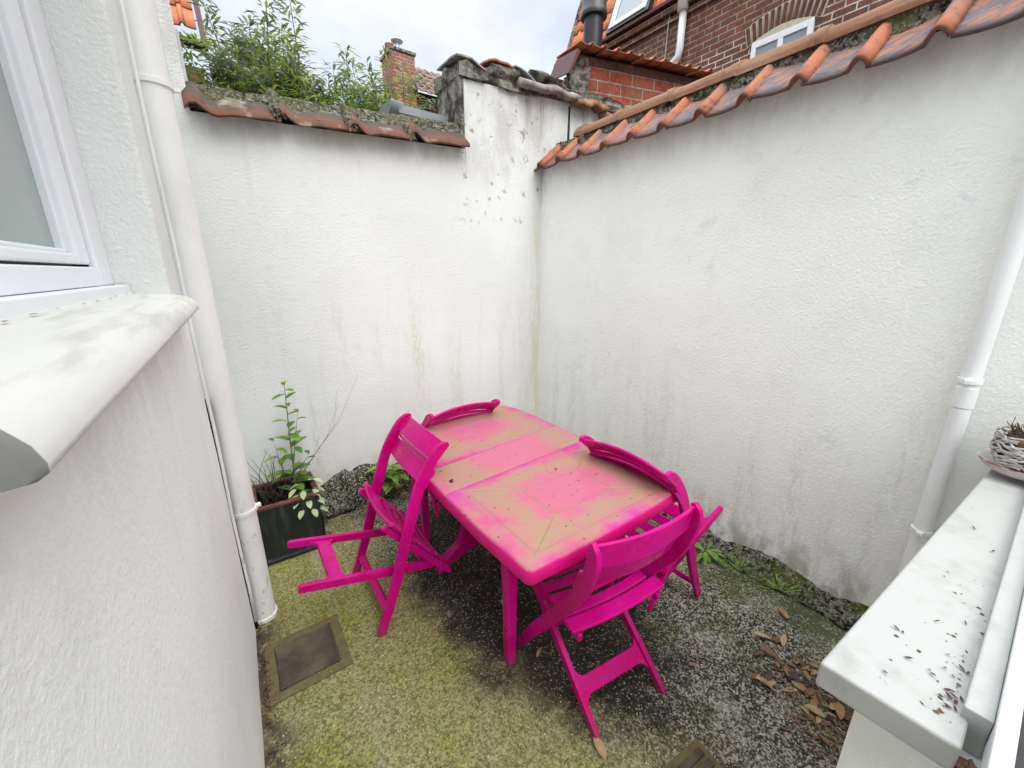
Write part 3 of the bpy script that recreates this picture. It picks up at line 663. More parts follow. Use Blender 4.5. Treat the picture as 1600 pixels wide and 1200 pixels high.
b = B(); b.box(-.30, 1.486, -.112, -.0885, .93, .985); b.done('gasket', 'black_gasket', wf)
b = B(); b.box(-.30, 1.486, -.17, -.1125, .93, .975); b.done('sash', 'dark_glass', wf, bevel=.004)

# saucer and wicker basket on the sill
SX, SY = 2.155, .0
t = thing('saucer', 'chipped white saucer with worn red rim under the wicker basket', 'saucer', (SX, SY - .02, .983))
b = B(); b.lathe([(.0, .0), (.088, .0), (.105, .012), (.118, .033), (.121, .035), (.112, .031), (.098, .016), (.0, .010)], (0, 0, 0), 40); b.done('dish', 'saucer', t, smooth=True, auto=50)
b = B()
for a0, a1 in ((170, 185), (192, 214), (222, 232), (240, 262)):
    b.tube([(.1185 * math.cos(R(a)), .1185 * math.sin(R(a)), .0335) for a in range(a0 - 60, a1 - 60, 3)], .0022, 6)
b.done('worn_rim', 'terracotta', t, smooth=True)
t = thing('wicker_basket', 'whitewashed wicker basket of dried twigs at the right edge of the painted sill', 'basket', (SX, SY - .02, .995)); t.scale = (.88, .88, .95)
b = B(); r3 = random.Random(3)
for k in range(130):
    a0 = r3.uniform(0, 6.283); sp = r3.uniform(.6, 1.7) * r3.choice((-1, 1)); z0 = r3.uniform(.005, .125); z1 = min(.135, max(.005, z0 + r3.uniform(-.09, .09))); pts = []
    for j in range(9):
        q = j / 8; z = z0 + (z1 - z0) * q; rr = .078 + .030 * math.sin(min(1, z / .12) * 2.2) + .004 * math.sin(j * 2.2 + k)
        pts.append((rr * math.cos(a0 + sp * q), rr * math.sin(a0 + sp * q), z))
    b.tube(pts, r3.uniform(.0022, .0042), 5)
b.done('weave', 'wicker', t, smooth=True)
b = B(); b.lathe([(0, 0), (.072, 0), (.095, .05), (.096, .10), (.08, .12), (0, .12)], (0, 0, .002)); b.done('lining', 'leaf_dark', t, smooth=True)
b = B()
for k in range(70):
    a0 = r3.uniform(0, 6.283); rr = r3.uniform(0, .07); p0 = Vector((rr * math.cos(a0), rr * math.sin(a0), .115)); d = Vector((math.cos(a0) * .7, math.sin(a0) * .7, r3.uniform(.1, .6)))
    b.tube([p0, p0 + d * .035, p0 + d * .06 + Vector((r3.uniform(-.02, .02), r3.uniform(-.02, .02), .01))], [.003, .0025, .0012], 5)
p0 = Vector((-.01, .06, .12)); b.tube([p0, p0 + Vector((-.015, .015, .035)), p0 + Vector((-.004, .012, .07))], [.0022, .0015, .001], 5)
b.done('dried_twigs', 'twig', t, smooth=True)
# dark petals blown onto the sill
def on_sill(px): return px
pet = [(.93, .01), (.96, -.005), (.90, -.01), (.91, -.022), (.88, -.025), (.945, -.018), (1.0, .0), (1.02, -.02), (.97, -.028), (.86, .06), (1.08, .03), (.925, .045), (.865, -.03), (1.12, -.01), (1.2, .0), (1.3, .04), (.99, .06), (1.6, .03), (1.75, .05), (1.5, -.01), (.895, -.033), (.88, -.012)]
for i, (x, y) in enumerate(pet):
    b = B(); b.leaf((0, 0, 0), (1, 0, .1), (0, 0, 1), rng.uniform(.005, .014), rng.uniform(.003, .006), -.3, 3)
    if i % 4 == 0: b.leaf((.004, .004, 0), (.3, 1, .2), (0, 0, 1), .012, .006, -.2, 3)
    o = b.done('petal', 'petal'); o.location = (x, y, .9625); o.rotation_euler = (0, 0, rng.uniform(0, 6.28))
    tag(o, 'small dark dried petal lying on the white painted sill at lower right', 'petal', 'dried petals on the painted sill')
o = tag(disp(B().ico((0, 0, 0), .018, 2, .5, (1, 1, .6)).done('dirt_clump', 'leaf_dark'), .006, .01, 1), 'dark clump of dirt wedged behind the inner end of the painted sill', 'dirt'); o.location = (.815, -.058, .915)

b = B(); r9 = random.Random(21)
for k in range(80):
    x = .83 + abs(r9.gauss(0, .3)); y = -.040 + abs(r9.gauss(0, .022)) if k % 3 else r9.uniform(-.03, .08)
    if x > 2.0: continue
    a = r9.uniform(0, 6.28); l_ = r9.choice((.002, .003, .003, .005, .009)); b.leaf((x, y, .9612), (math.cos(a), math.sin(a), .05), (0, 0, 1), l_, l_ * r9.uniform(.3, .8), .1, 2)
tag(b.done('dust_crumbs', 'leaf_dark'), 'fine dark crumbs gathered along the inner edge of the painted sill', 'dirt', kind='stuff')
# ------------------------------------------------------------------ drain covers
t = thing('drain_cover', 'square brown ribbed drain cover set in the floor beside the thick downpipe', 'drain cover', (.052, 1.652, .0))
b = B()
for a in ((-.158, -.120, -.158, .158), (.120, .158, -.158, .158), (-.120, .120, -.158, -.120), (-.120, .120, .120, .158)): b.box(a[0], a[1], a[2], a[3], .001, .006)
b.done('frame', 'iron_frame', t)
B().box(-.117, .116, -.113, .118, .0015, .010).done('lid', 'iron', t, bevel=.003)
t = thing('drain_cover', 'brown slatted cover corner showing at the bottom edge of the floor', 'drain cover', (1.018, .345, 0), R(-4))
b = B(); b.box(-.13, .13, -.13, .13, .001, .005); b.done('frame', 'iron_frame', t)
b = B()
for k in range(6): b.box(-.11, .11, -.11 + k * .038, -.085 + k * .038, .005, .014)
b.done('slats', 'iron', t, bevel=.003)

# ------------------------------------------------------------------ table
ZT = .74
tb = thing('garden_table', 'magenta plastic extending garden table covered with beige algae film', 'table', (1.08, 1.5, 0))
def panel(poly, name, mat, k=.022, open_edges=()):
    """table leaf: rounded top edge and a hanging skirt; poly CCW"""
    c = Vector((sum(p[0] for p in poly) / len(poly), sum(p[1] for p in poly) / len(poly)))
    # densify corners
    loops = []
    def inset(d):
        res = []; n_ = len(poly)
        for i in range(n_):
            p0, p1, p2 = Vector(poly[i - 1]), Vector(poly[i]), Vector(poly[(i + 1) % n_])
            e1, e2 = (p1 - p0).normalized(), (p2 - p1).normalized()
            d1 = 0 if ((i - 1) % n_) in open_edges else d; d2 = 0 if i in open_edges else d
            n1, n2 = Vector((-e1.y, e1.x)), Vector((-e2.y, e2.x))
            # solve offset lines
            a = p1 + n1 * d1; b_ = p1 + n2 * d2; den = e1.x * e2.y - e1.y * e2.x
            if abs(den) < 1e-5: res.append(a)
            else:
                t_ = ((b_.x - a.x) * e2.y - (b_.y - a.y) * e2.x) / den; res.append(a + e1 * t_)
        return res
    b = B()
    for d, z in ((.012, ZT - .062), (.004, ZT - .060), (0, ZT - .052), (-.0, ZT - .026), (.003, ZT - .016), (.006, ZT - .006), (.011, ZT - .002), (.017, ZT)):
        loops.append([(q.x - 1.08, q.y - 1.5, z) for q in inset(d)])
    b.rings(loops, True)
    return b.done(name, mat, tb, smooth=True, auto=50)
def bow(p, q, d, n_=6):
    """points from p to q bulging to the right of travel (outwards for CCW)"""
    p, q = Vector(p), Vector(q); e = (q - p); nrm = Vector((e.y, -e.x)).normalized()
    return [tuple(p + e * (i / n_) + nrm * (d * 4 * (i / n_) * (1 - i / n_))) for i in range(n_ + 1)]
cutL2, cutR2 = (.6255, 1.378), (1.556, 1.450)
cutL1, cutR1 = (.631, 1.612), (1.557, 1.712)
M['top_near'] = table_mat('film covered top near', 1.085, 1.115, .46, .30)
M['top_mid'] = table_mat('film covered top middle', 1.09, 1.54, .52, .30, False)
M['top_far'] = table_mat('film covered top far', 1.11, 1.95, .44, .30)
near = [(.643, .833), (.660, .815)] + bow((.672, .812), (1.455, .828), .012)[1:-1] + [(1.468, .830), (1.487, .850), (1.527, 1.05), cutR2, cutL2, (.627, 1.1)]
panel(near, 'top_leaf', 'top_near', open_edges=(near.index(cutR2),))
far = [cutL1, cutR1, (1.555, 1.95), (1.542, 2.12), (1.50, 2.235), (1.46, 2.25), (.82, 2.235), (.77, 2.21), (.715, 2.10), (.66, 1.9)]
panel(far, 'top_leaf', 'top_far', open_edges=(0,))
mid = [(cutL2[0], cutL2[1] + .0025), (cutR2[0], cutR2[1] + .0025), (cutR1[0], cutR1[1] - .0025), (cutL1[0], cutL1[1] - .0025)]
panel(mid, 'extension_leaf', 'top_mid', open_edges=(0, 2))
def leg(x, y, name='leg', s=1.0):
    b = B(); b.rings([[(x - 1.08 + dx * w_ * .5, y - 1.5 + dy * w_ * .5, z) for dx, dy in ((-1, -1), (1, -1), (1, 1), (-1, 1))] for z, w_ in ((0, .040), (.35, .046), (.66, .062), (.70, .10), (.715, .12))], True)
    return b.done(name, 'pink', tb, bevel=.005)
leg(.772, 1.105); leg(1.43, 1.115); leg(.80, 2.06); leg(1.43, 2.08)
b = B(); b.box(.72 - 1.08, 1.48 - 1.08, 1.09 - 1.5, 1.12 - 1.5, .655, .70); b.box(.74 - 1.08, 1.47 - 1.08, 2.05 - 1.5, 2.08 - 1.5, .655, .70)
b.box(.80 - 1.08, .83 - 1.08, 1.12 - 1.5, 2.05 - 1.5, .66, .70); b.box(1.38 - 1.08, 1.41 - 1.08, 1.12 - 1.5, 2.05 - 1.5, .66, .70); b.done('rail', 'pink', tb, bevel=.004)
# arched pedestal
b = B(); fr = []
for k in range(17):
    x = -.34 + .68 * k / 16; q = x / .34; fr.append((x, .195 - .15 * q * q, .015 + .10 * (1 - q * q)))
b.rings([[(x, .25, zt), (x, .305, zt), (x, .305, zb), (x, .25, zb)] for x, zt, zb in [(f_[0], f_[1], f_[2] - .015) for f_ in fr]], True)
b.done('pedestal_foot', 'pink', tb, bevel=.006)
b = B(); b.rings([[(dx * w_ , .277 + dy * .024, z) for dx, dy in ((-1, -1), (1, -1), (1, 1), (-1, 1))] for z, w_ in ((.13, .21), (.30, .15), (.55, .15), (.69, .24))], True); b.done('pedestal_panel', 'pink', tb, bevel=.006)

b = B(); b.lathe([(.0, .0005), (.026, .0005), (.027, .0015), (.030, .0015), (.031, .0)], (1.073 - 1.08, 1.512 - 1.5, ZT), 30); b.done('parasol_hole_cap', 'top_mid', tb, smooth=True, auto=30)
# things on the table
o = disp(B().ico((0, 0, .008), .009, 2, .5, (1, .8, .9)).done('pebble', 'black_metal'), .002, .01); o.location = (.703, 1.462, ZT); tag(o, 'small black pebble near the left edge of the pink table', 'pebble')
for i, (x, y, a, ln, lb) in enumerate(((1.42, 1.12, .3, .055, 'curled pale leaf beside the right-hand chair back on the table top'), (1.30, 1.13, 2.7, .026, 'tiny dry leaf scrap in the middle right of the table top'), (1.16, 1.27, 1., .03, 'small dark leaf scrap near the seam of the table top'))):
    b = B(); b.leaf((0, 0, .002), (1, 0, .15), (0, 0, 1), ln, ln * .33, .35, 5, .5); o = b.done('dry_leaf', 'leaf_dry' if i != 2 else 'leaf_dark'); o.location = (x, y, ZT + .002); o.rotation_euler = (0, 0, a); tag(o, lb, 'leaf', 'leaves on the table')

# ------------------------------------------------------------------ folding chairs
def ribbon(b, path, x0, x1, dep, round_end=True):
    """flat bar: path of (y,z) centre points, extruded between x0 and x1, depth dep (list) measured across the path in the yz plane"""
    n_ = len(path); rows = []
    for i, (y, z) in enumerate(path):
        p0 = Vector(path[max(0, i - 1)]); p1 = Vector(path[min(n_ - 1, i + 1)]); t = (p1 - p0).normalized(); nn = Vector((-t.y, t.x)); d = dep[i] * .5
        a = Vector((y, z)) + nn * d; c = Vector((y, z)) - nn * d
        rows.append([(x0, a.x, a.y), (x1, a.x, a.y), (x1, c.x, c.y), (x0, c.x, c.y)])
    b.rings(rows, True)
def smooth_path(pts, n_=18):
    res = []
    P_ = [Vector(p) for p in pts]; P_ = [2 * P_[0] - P_[1]] + P_ + [2 * P_[-1] - P_[-2]]
    for i in range(1, len(P_) - 2):
        for k in range(n_ // (len(pts) - 1) + 1):
            t = k / (n_ // (len(pts) - 1) + 1); a, b_, c, d = P_[i - 1:i + 3]
            res.append(tuple(.5 * ((2 * b_) + (c - a) * t + (2 * a - 5 * b_ + 4 * c - d) * t * t + (3 * b_ - a - 3 * c + d) * t ** 3)))
    res.append(tuple(P_[-2])); return res
def slat(b, y, z, ty, tz, w_, th, hx, sag, gy=0, gz=-1, taper=0., n_=14):
    """curved slat across x; (ty,tz) unit dir of its width, (gy,gz) unit dir of its sag and thickness"""
    rows = []
    for k in range(n_ + 1):
        x = -hx + 2 * hx * k / n_; q = 1 - (x / hx) ** 2; cy, cz = y + gy * sag * q, z + gz * sag * q; ww = w_ * (1 - taper * (1 - q)) * .5
        rows.append([(x, cy - ty * ww, cz - tz * ww), (x, cy + ty * ww, cz + tz * ww), (x, cy + ty * ww + gy * th, cz + tz * ww + gz * th), (x, cy - ty * ww + gy * th, cz - tz * ww + gz * th)])
    b.rings(rows, True)
HX = .245
stile = smooth_path([(-.004, 0), (-.118, .20), (-.255, .41), (-.385, .62), (-.436, .76), (-.444, .825), (-.428, .862)], 26)
sdep = []
for i in range(len(stile)):
    t = i / (len(stile) - 1); sdep.append(.040 + .016 * math.sin(math.pi * min(1, t * 1.15)) - (.018 * max(0, (t - .88) / .12)))
def make_chair(label):
    t = thing('folding_chair', label, 'chair', group='magenta folding chairs round the table')
    inner = bpy.data.objects.new('chair', None)
    parts = []
    for s in (-1, 1):
        b = B(); ribbon(b, stile, s * HX, s * (HX - .021), sdep); parts.append(b.done('side_upright', 'pink', t, bevel=.005, seg=2))
    # backrest: two curved slats and a rib, bulging to the rear
    b = B(); slat(b, -.417, .806, -.10, .995, .098, .013, HX + .002, .034, -1, -.1); parts.append(b.done('backrest_slat', 'pink', t, bevel=.004))
    b = B(); slat(b, -.374, .690, -.30, .955, .090, .013, HX + .002, .034, -.96, -.28); parts.append(b.done('backrest_slat', 'pink', t, bevel=.004))
    b = B(); slat(b, -.398, .7475, -.2, .98, .013, .019, HX - .022, .034, -.98, -.2); parts.append(b.done('backrest_rib', 'pink', t, bevel=.003))
    # seat
    b = B(); ys = [-.335, -.266, -.199, -.132, -.065, .002]
    for i, y in enumerate(ys): slat(b, y, .426 + (.012 if i == 0 else 0), 1, (-.06 if i else 0), .060 if i == 0 else .045, .014, (.213 if i else .230) - (.012 if i == 5 else 0), .022, 0, -1)
    slat(b, .058, .420, 1, -.08, .046, .014, .185, .016, 0, -1); parts.append(b.done('seat', 'pink', t, bevel=.0035))
    for s in (-1, 1):
        b = B(); ribbon(b, [(-.37, .396), (-.2, .390), (0, .388), (.09, .388), (.135, .386)], s * .205, s * .187, [.03, .034, .034, .03, .02])
        parts.append(b.done('seat_rail', 'pink', t, bevel=.004))
    # rear leg frame (H)
    top, ft = Vector((.03, .375)), Vector((-.478, .012)); d_ = (ft - top)
    b = B()
    for s in (-1, 1): ribbon(b, [tuple(top + d_ * q) for q in (0, .3, .6, .9, .985, 1.0)], s * .183, s * .160, [.040, .042, .040, .038, .034, .020])
    def cross(q0, q1, fil):
        c = top + d_ * ((q0 + q1) / 2); L_ = d_.length; hw_ = (q1 - q0) * L_ / 2; e = d_.normalized(); nn = Vector((-e.y, e.x)); rows = []
        for k in range(21):
            x = -.161 + .322 * k / 20; ed = .161 - abs(x); f_ = fil * max(0, 1 - ed / fil) ** 2 if ed < fil else 0
            h = hw_ + f_; o_ = nn * .006 - nn * .010
            A = c - e * h + nn * .012; Bb = c + e * h + nn * .012; C_ = c + e * h - nn * .008; D = c - e * h - nn * .008
            rows.append([(x, A.x, A.y), (x, Bb.x, Bb.y), (x, C_.x, C_.y), (x, D.x, D.y)])
        b.rings(rows, True)
    cross(.70, .80, .035); cross(.04, .10, .03)
    parts.append(b.done('rear_leg_frame', 'pink', t, bevel=.004))
    b = B(); b.box(-HX + .0215, HX - .0215, -.070, -.046, .085, .120); parts.append(b.done('stretcher', 'pink', t, bevel=.004))
    return t
def copy_tree(o, parent=None):
    c = o.copy(); col.objects.link(c); c.parent = parent
    for ch in list(o.children): copy_tree(ch, c)
    return c
CH = [(0.357, 1.796, -1.578, .875, 'folding chair tipped forward against the left table edge, rear frame sticking out over the floor'),
      (1.09, 1.127, -.12, -.03, 'upright folding chair nearest the camera, pushed under the near end of the table'),
      (1.785, 1.065, 1.60, .95, 'folding chair on the right wall side, tipped forward with its back over the table edge'),
      (1.105, 2.525, 3.141 + .02, .99, 'folding chair at the far table end, only its back showing above the table top')]
proto = None
for x, y, h, tp, lb in CH:
    c = make_chair(lb) if proto is None else copy_tree(proto)
    if proto is None: proto = c
    c['label'] = lb
    c.location = (x, y, .002); c.rotation_euler = (-tp, 0, h)

# ------------------------------------------------------------------ planter and plants
t = thing('planter', 'black square planter with a reddish brown rim standing in the back left corner', 'planter', (.115, 2.585, 0))
b = B()
for a in ((-.165, .165, -.155, -.143), (-.165, .165, .143, .155), (-.165, -.153, -.143, .143), (.153, .165, -.143, .143)): b.box(a[0], a[1], a[2], a[3], .02, .345)
b.done('box', 'planter_black', t, bevel=.004)
b = B()
for a in ((-.175, .175, -.165, -.135), (-.175, .175, .135, .165), (-.175, -.145, -.135, .135), (.145, .175, -.135, .135)): b.box(a[0], a[1], a[2], a[3], .345, .362, jit=.0)
b.done('rim', 'rust', t, bevel=.003)
disp(B().box(-.1525, .1525, -.1425, .1425, .20, .27).done('soil', 'soil', t), .015, .04, 4)
B().box(-.195, .205, -.19, .19, .002, .028).done('tray', 'planter_black', t, bevel=.006)
B().box(.1655, .19, -.17, .16, .028, .20, jit=.006).done('side_slab', 'old_cement', t)

def weed(name, label, cat, base, stems, leaves_mat='leaf_green', pale=None):
    t = thing(name, label, cat, base); b = B(); lf = B(); r4 = random.Random(name + label)
    for pts, r, n_leaves, ll in stems:
        b.tube(pts, [r * (1 - .75 * i / (len(pts) - 1)) for i in range(len(pts))], 6)
        P_ = [Vector(p) for p in pts]
        for k in range(n_leaves):
            q = (k + .6) / n_leaves * (len(P_) - 1); i = min(int(q), len(P_) - 2); p = P_[i].lerp(P_[i + 1], q - i); a = k * 2.4 + r4.uniform(-.4, .4)
            l_ = ll * (1.15 - .65 * k / n_leaves) * r4.uniform(.75, 1.2)
            lf.leaf(p, (math.cos(a), math.sin(a), r4.uniform(.1, .7)), (0, 0, 1), l_, l_ * .5, r4.uniform(.2, .6), 5)
    b.done('stem', 'stem', t, smooth=True); lf.done('leaves', leaves_mat, t, smooth=True); return t
st = [([(0, 0, 0), (.012, -.01, .2), (.02, 0, .42), (.03, .0, .62), (.035, 0, .76)], .0065, 20, .12),
      ([(.01, 0, .1), (.05, -.03, .22), (.11, -.05, .32)], .004, 7, .10), ([(0, 0, .15), (.05, .0, .42), (.09, 0, .60)], .0035, 7, .075), ([(0, 0, .1), (-.05, -.02, .26), (-.07, -.02, .45)], .0035, 7, .095)]
wd = weed('tall_weed', 'tall leafy green weed with a yellow bud growing in the black planter', 'plant', (.17, 2.60, .262), st)
b = B()
for k in range(9): b.leaf((.035, 0, .755), (math.cos(k * .7) * .5, math.sin(k * .7) * .5, 1), (0, 0, 1), .03, .010, .2, 3)
M['flower'] = leafm('yellow bud', (.55, .45, .10), (.60, .55, .2), .2); b.done('flower_bud', 'flower', wd, smooth=True)
b = B(); r5 = random.Random(5)
for k in range(18): a = k * 1.1; p = Vector((.05 + .05 * math.cos(a), -.10 - .05 * (k / 18) + .03 * math.sin(a), .16 - .010 * k)); b.leaf(p, (math.cos(a), math.sin(a) - .6, -.1), (0, 0, 1), .062, .034, .4, 5)
b.done('pale_leaves', 'leaf_pale', wd, smooth=True)
t = thing('dry_plant', 'tangle of thin dry brown twigs growing in the planter behind the downpipe', 'plant', (.06, 2.62, .262)); b = B()
for k in range(26):
    a = r5.uniform(0, 6.28); s_ = r5.uniform(.15, .42); d = Vector((math.cos(a) * .45, math.sin(a) * .25, 1)); p0 = Vector((r5.uniform(-.06, .08), r5.uniform(-.05, .05), 0)); pts = [p0]
    for j in range(5): d = (d + Vector((r5.uniform(-.35, .35), r5.uniform(-.3, .3), r5.uniform(-.25, .1)))).normalized(); pts.append(pts[-1] + d * s_ / 5)
    for q_ in pts: q_.y = min(q_.y, .165)
    b.tube(pts, [.003, .0026, .0022, .0018, .0014, .0009], 5)
for k in range(7):
    a = r5.uniform(-.5, 1.2); pts = [Vector((.08, .0, .05)), Vector((.14 + .05 * k, .02, .12 + .06 * k)), Vector((.22 + .08 * k * r5.uniform(.5, 1), .03, .2 + .09 * k))]; b.tube(pts, [.0010, .0008, .0005], 4)
b.done('twigs', 'twig', t, smooth=True)

def tuft(name, label, cat, base, n_, ll, wd_, up=.5, mat='leaf_green', seed=1, spread=.03):
    b = B(); r6 = random.Random(seed)
    for k in range(n_):
        a = r6.uniform(0, 6.283); rr = r6.uniform(0, spread); l_ = ll * r6.uniform(.6, 1.15)
        b.leaf((rr * math.cos(a), rr * math.sin(a), r6.uniform(0, .02)), (math.cos(a), math.sin(a), r6.uniform(up * .5, up * 1.6)), (0, 0, 1), l_, l_ * wd_, r6.uniform(.2, .6), 5)
    o = b.done(name, mat, None, smooth=True); o.location = base; return tag(o, label, cat)
tg = thing('small_plant', 'bright green broad-leaved plant at the foot of the back wall behind the left chair', 'plant', (.79, 2.68, .0))
b = B(); lf = B(); r6 = random.Random(4)
for s_ in range(5):
    a = s_ * 1.3; top_ = Vector((.05 * math.cos(a), .04 * math.sin(a), r6.uniform(.18, .30))); b.tube([(0, 0, 0), tuple(top_ * .6), tuple(top_)], [.004, .003, .002], 5)
    for k in range(7):
        aa = k * 2.3 + s_; p = top_ * (.45 + .09 * k); lf.leaf(p, (math.cos(aa), math.sin(aa), .35), (0, 0, 1), .11 * r6.uniform(.7, 1.1), .05, .45, 5)
b.done('stem', 'stem', tg, smooth=True); lf.done('leaves', 'leaf_green', tg, smooth=True)
tuft('dandelion', 'green weed rosette at the foot of the right wall behind the chairs', 'plant', (2.13, .985, .02), 14, .10, .28, .35, seed=3)
tuft('grass_tuft', 'low weedy grass tuft in the moss along the right wall', 'grass', (2.12, .78, .03), 60, .05, .10, .8, seed=5, spread=.07)
tuft('grass_tuft', 'sparse grass blades nearest the painted sill in the wall-foot moss', 'grass', (2.13, .58, .04), 40, .045, .10, .8, 'leaf_green', 8, .07)

# ------------------------------------------------------------------ dry leaves on the floor
def dry_leaf(x, y, ln, a, mat, lb, curl, tilt=0.):
    b = B(); b.leaf((-ln / 2, 0, 0), (1, 0, .12), (0, 0, 1), ln, ln * rng.uniform(.30, .5), curl, 6, rng.uniform(.1, .7)); o = b.done('dry_leaf', mat, smooth=True)
    o.location = (x, y, .006 + abs(curl) * ln * .3 + rng.uniform(0, .012)); o.rotation_euler = (rng.uniform(-.3, .3) + tilt, rng.uniform(-.15, .15), a); return tag(o, lb, 'leaf', 'dry leaves on the floor')
dry_leaf(.842, .645, .075, 1.3, 'leaf_dry', 'large pale dry leaf at the rear foot of the nearest chair', .15)
dry_leaf(.90, 1.06, .06, .6, 'leaf_dry', 'brown leaf on the floor beside the table leg and front foot of the nearest chair', .2)
dry_leaf(1.40, .62, .045, 2., 'leaf_dry', 'lone brown leaf on the grey floor right of the nearest chair', .2)
dry_leaf(1.46, .66, .03, .4, 'leaf_dry', 'little orange leaf next to the lone brown leaf on the grey floor', .1)
dry_leaf(.92, 1.38, .05, 1., 'leaf_dry', 'reddish leaf in the dark under the table', .3)
cl = random.Random(12)
for k in range(46):
    x = 1.58 + cl.uniform(-.02, .26); y = .17 + cl.uniform(-.03, .34) - (x - 1.6) * .12
    dry_leaf(x, max(.13, y), cl.uniform(.025, .072), cl.uniform(0, 6.28), 'leaf_dry' if cl.random() > .5 else ('leaf_dark' if cl.random() > .4 else 'leaf_mid'), 'brown dry leaf in the drift beside the painted sill', cl.uniform(-.2, .4))
for x, y, a in ((1.86, .45, .3), (1.80, .52, 2.), (2.02, .52, 1.)): dry_leaf(x, y, .07, a, 'leaf_dry', 'tan dry leaf lying above the drift near the mossy wall foot', .1)
# litter crumbs along left wall
def litter(name, label, n_, fx, mat, s0, s1, seed):
    b = B(); r7 = random.Random(seed)
    for k in range(n_):
        x, y = fx(r7); a = r7.uniform(0, 6.28); b.leaf((x, y, r7.uniform(.001, .012)), (math.cos(a), math.sin(a), r7.uniform(-.1, .3)), (r7.uniform(-.4, .4), r7.uniform(-.4, .4), 1), r7.uniform(s0, s1), r7.uniform(s0, s1) * .45, .2, 2)
    o = b.done(name, mat); tag(o, label, 'litter', kind='stuff'); return o
litter('litter', 'brown leaf litter along the foot of the left wing', 260, lambda r: (-.128 + abs(r.gauss(0, .02)), r.uniform(.9, 1.95)), 'leaf_dark', .008, .024, 1)
litter('litter', 'dark crumbled litter under the leaf drift by the painted sill', 420, lambda r: (1.70 + r.gauss(0, .10), .24 + r.gauss(0, .10)), 'leaf_dark', .010, .04, 2)
litter('pale_debris', 'scattered whitish flakes over the yard floor', 170, lambda r: (r.uniform(-.05, 2.1), r.uniform(.4, 2.5)), 'leaf_pale', .004, .011, 3)
b = B(); b.tube([(.55 + .22 * k / 10, 1.20 - .12 * k / 10 + .05 * math.sin(k * .55), .004 + .006 * math.sin(k)) for k in range(11)], .0016, 5)
b.tube([(.77, 1.08, .004), (.81, 1.13, .012), (.84, 1.17, .006)], .0014, 5); tag(b.done('twig', 'twig', smooth=True), 'thin curved twig lying on the green floor left of the table leg', 'twig')

# ------------------------------------------------------------------ shrub behind back wall
def shrub(label, cx, cy, base, stems, nl, mat, seed, spread, low, ll=.066):
    t = thing('shrub', label, 'shrub', (cx, cy, base), group='shrubs behind the back wall'); r8 = random.Random(seed); b = B(); lf = B(); lg = B()
    for s_ in range(stems):
        a = r8.uniform(0, 6.283); h = low * r8.uniform(.45, 1.) if s_ else low * 1.12
        ex = r8.gauss(0, spread * .55); ey = r8.gauss(0, .2); p0 = Vector((ex * .5, ey * .5, 0)); p3 = Vector((max(-spread, min(spread, ex)), ey, h)); pts = []
        for k in range(7): q = k / 6; pts.append(p0.lerp(p3, q) + Vector((.05 * math.sin(q * 3 + a), .05 * math.cos(q * 3 + a), -.08 * q * q * abs(ex))))
        b.tube(pts, [.009 * (1 - .8 * k / 6) for k in range(7)], 5)
        for k in range(nl):
            q = (.1 + .9 * r8.random() ** .8) * 6; i = min(int(q), 5); p = pts[i].lerp(pts[i + 1], q - i); aa = r8.uniform(0, 6.283)
            off = Vector((math.cos(aa), math.sin(aa), r8.uniform(-.2, .6))) * r8.uniform(.0, .13) * (1.3 - q / 6)
            l_ = ll * r8.uniform(.6, 1.25); tgt = lg if q > 4.6 and r8.random() < .75 else lf
            tgt.leaf(p + off, (math.cos(aa), math.sin(aa), r8.uniform(-.2, .9)), (0, 0, 1), l_, l_ * r8.uniform(.2, .32), r8.uniform(.1, .6), 3)
    b.done('branches', 'stem', t, smooth=True); lf.done('foliage', 'leaf_bush', t, smooth=True); lg.done('grey_foliage', 'leaf_grey', t, smooth=True)
shrub('tallest feathery shrub rising left of centre behind the back wall', .56, 4.0, 2.35, 46, 190, 'leaf_bush', 1, .32, 1.12)
shrub('second shrub with arching grey-green shoots next to the brick chimney', 1.36, 3.95, 2.35, 46, 170, 'leaf_bush', 2, .30, 1.0)
shrub('low leafy shrub filling the gap between the two taller shrubs', .98, 3.75, 2.3, 74, 150, 'leaf_bush', 3, .52, .84)
shrub('low yellow-green shrub at the left end of the back wall by the brick side', 0.22, 3.75, 2.3, 44, 150, 'leaf_bush', 4, .26, .80, .06)

# ------------------------------------------------------------------ orange roofed house far left
fl = thing('neighbour_house', 'steep orange tiled roof showing as a sliver at top left', 'house', (-.6, 7.0, 0))
B().box(-1.6, .84, .15, 3.4, -.05, 4.15).done('wall', 'brick_side', fl)
pantiles('roof', 'roof_orange', fl, (-1.49, 1.4, 6.9), (1, 0, 0), (0, -1.3, -2.45), .155, 15, .33, rows=9, segl=2, rh=.03)
B().prism([(.845, 1.42, 6.95), (.90, 1.42, 6.95), (.93, .06, 4.36), (.875, .06, 4.36)], (0, .12, 0)).done('verge_board', 'dark_wood', fl)
b = B(); b.tube([(-1.6, .05, 4.36), (.90, .05, 4.36)], .06, 10); b.done('gutter', 'black_metal', fl, smooth=True)
tuft('roof_weed', 'green weeds sprouting on the gutter of the orange roofed sliver', 'plant', (.22, 6.9, 4.30), 60, .13, .2, .7, 'leaf_bush', 11, .12)

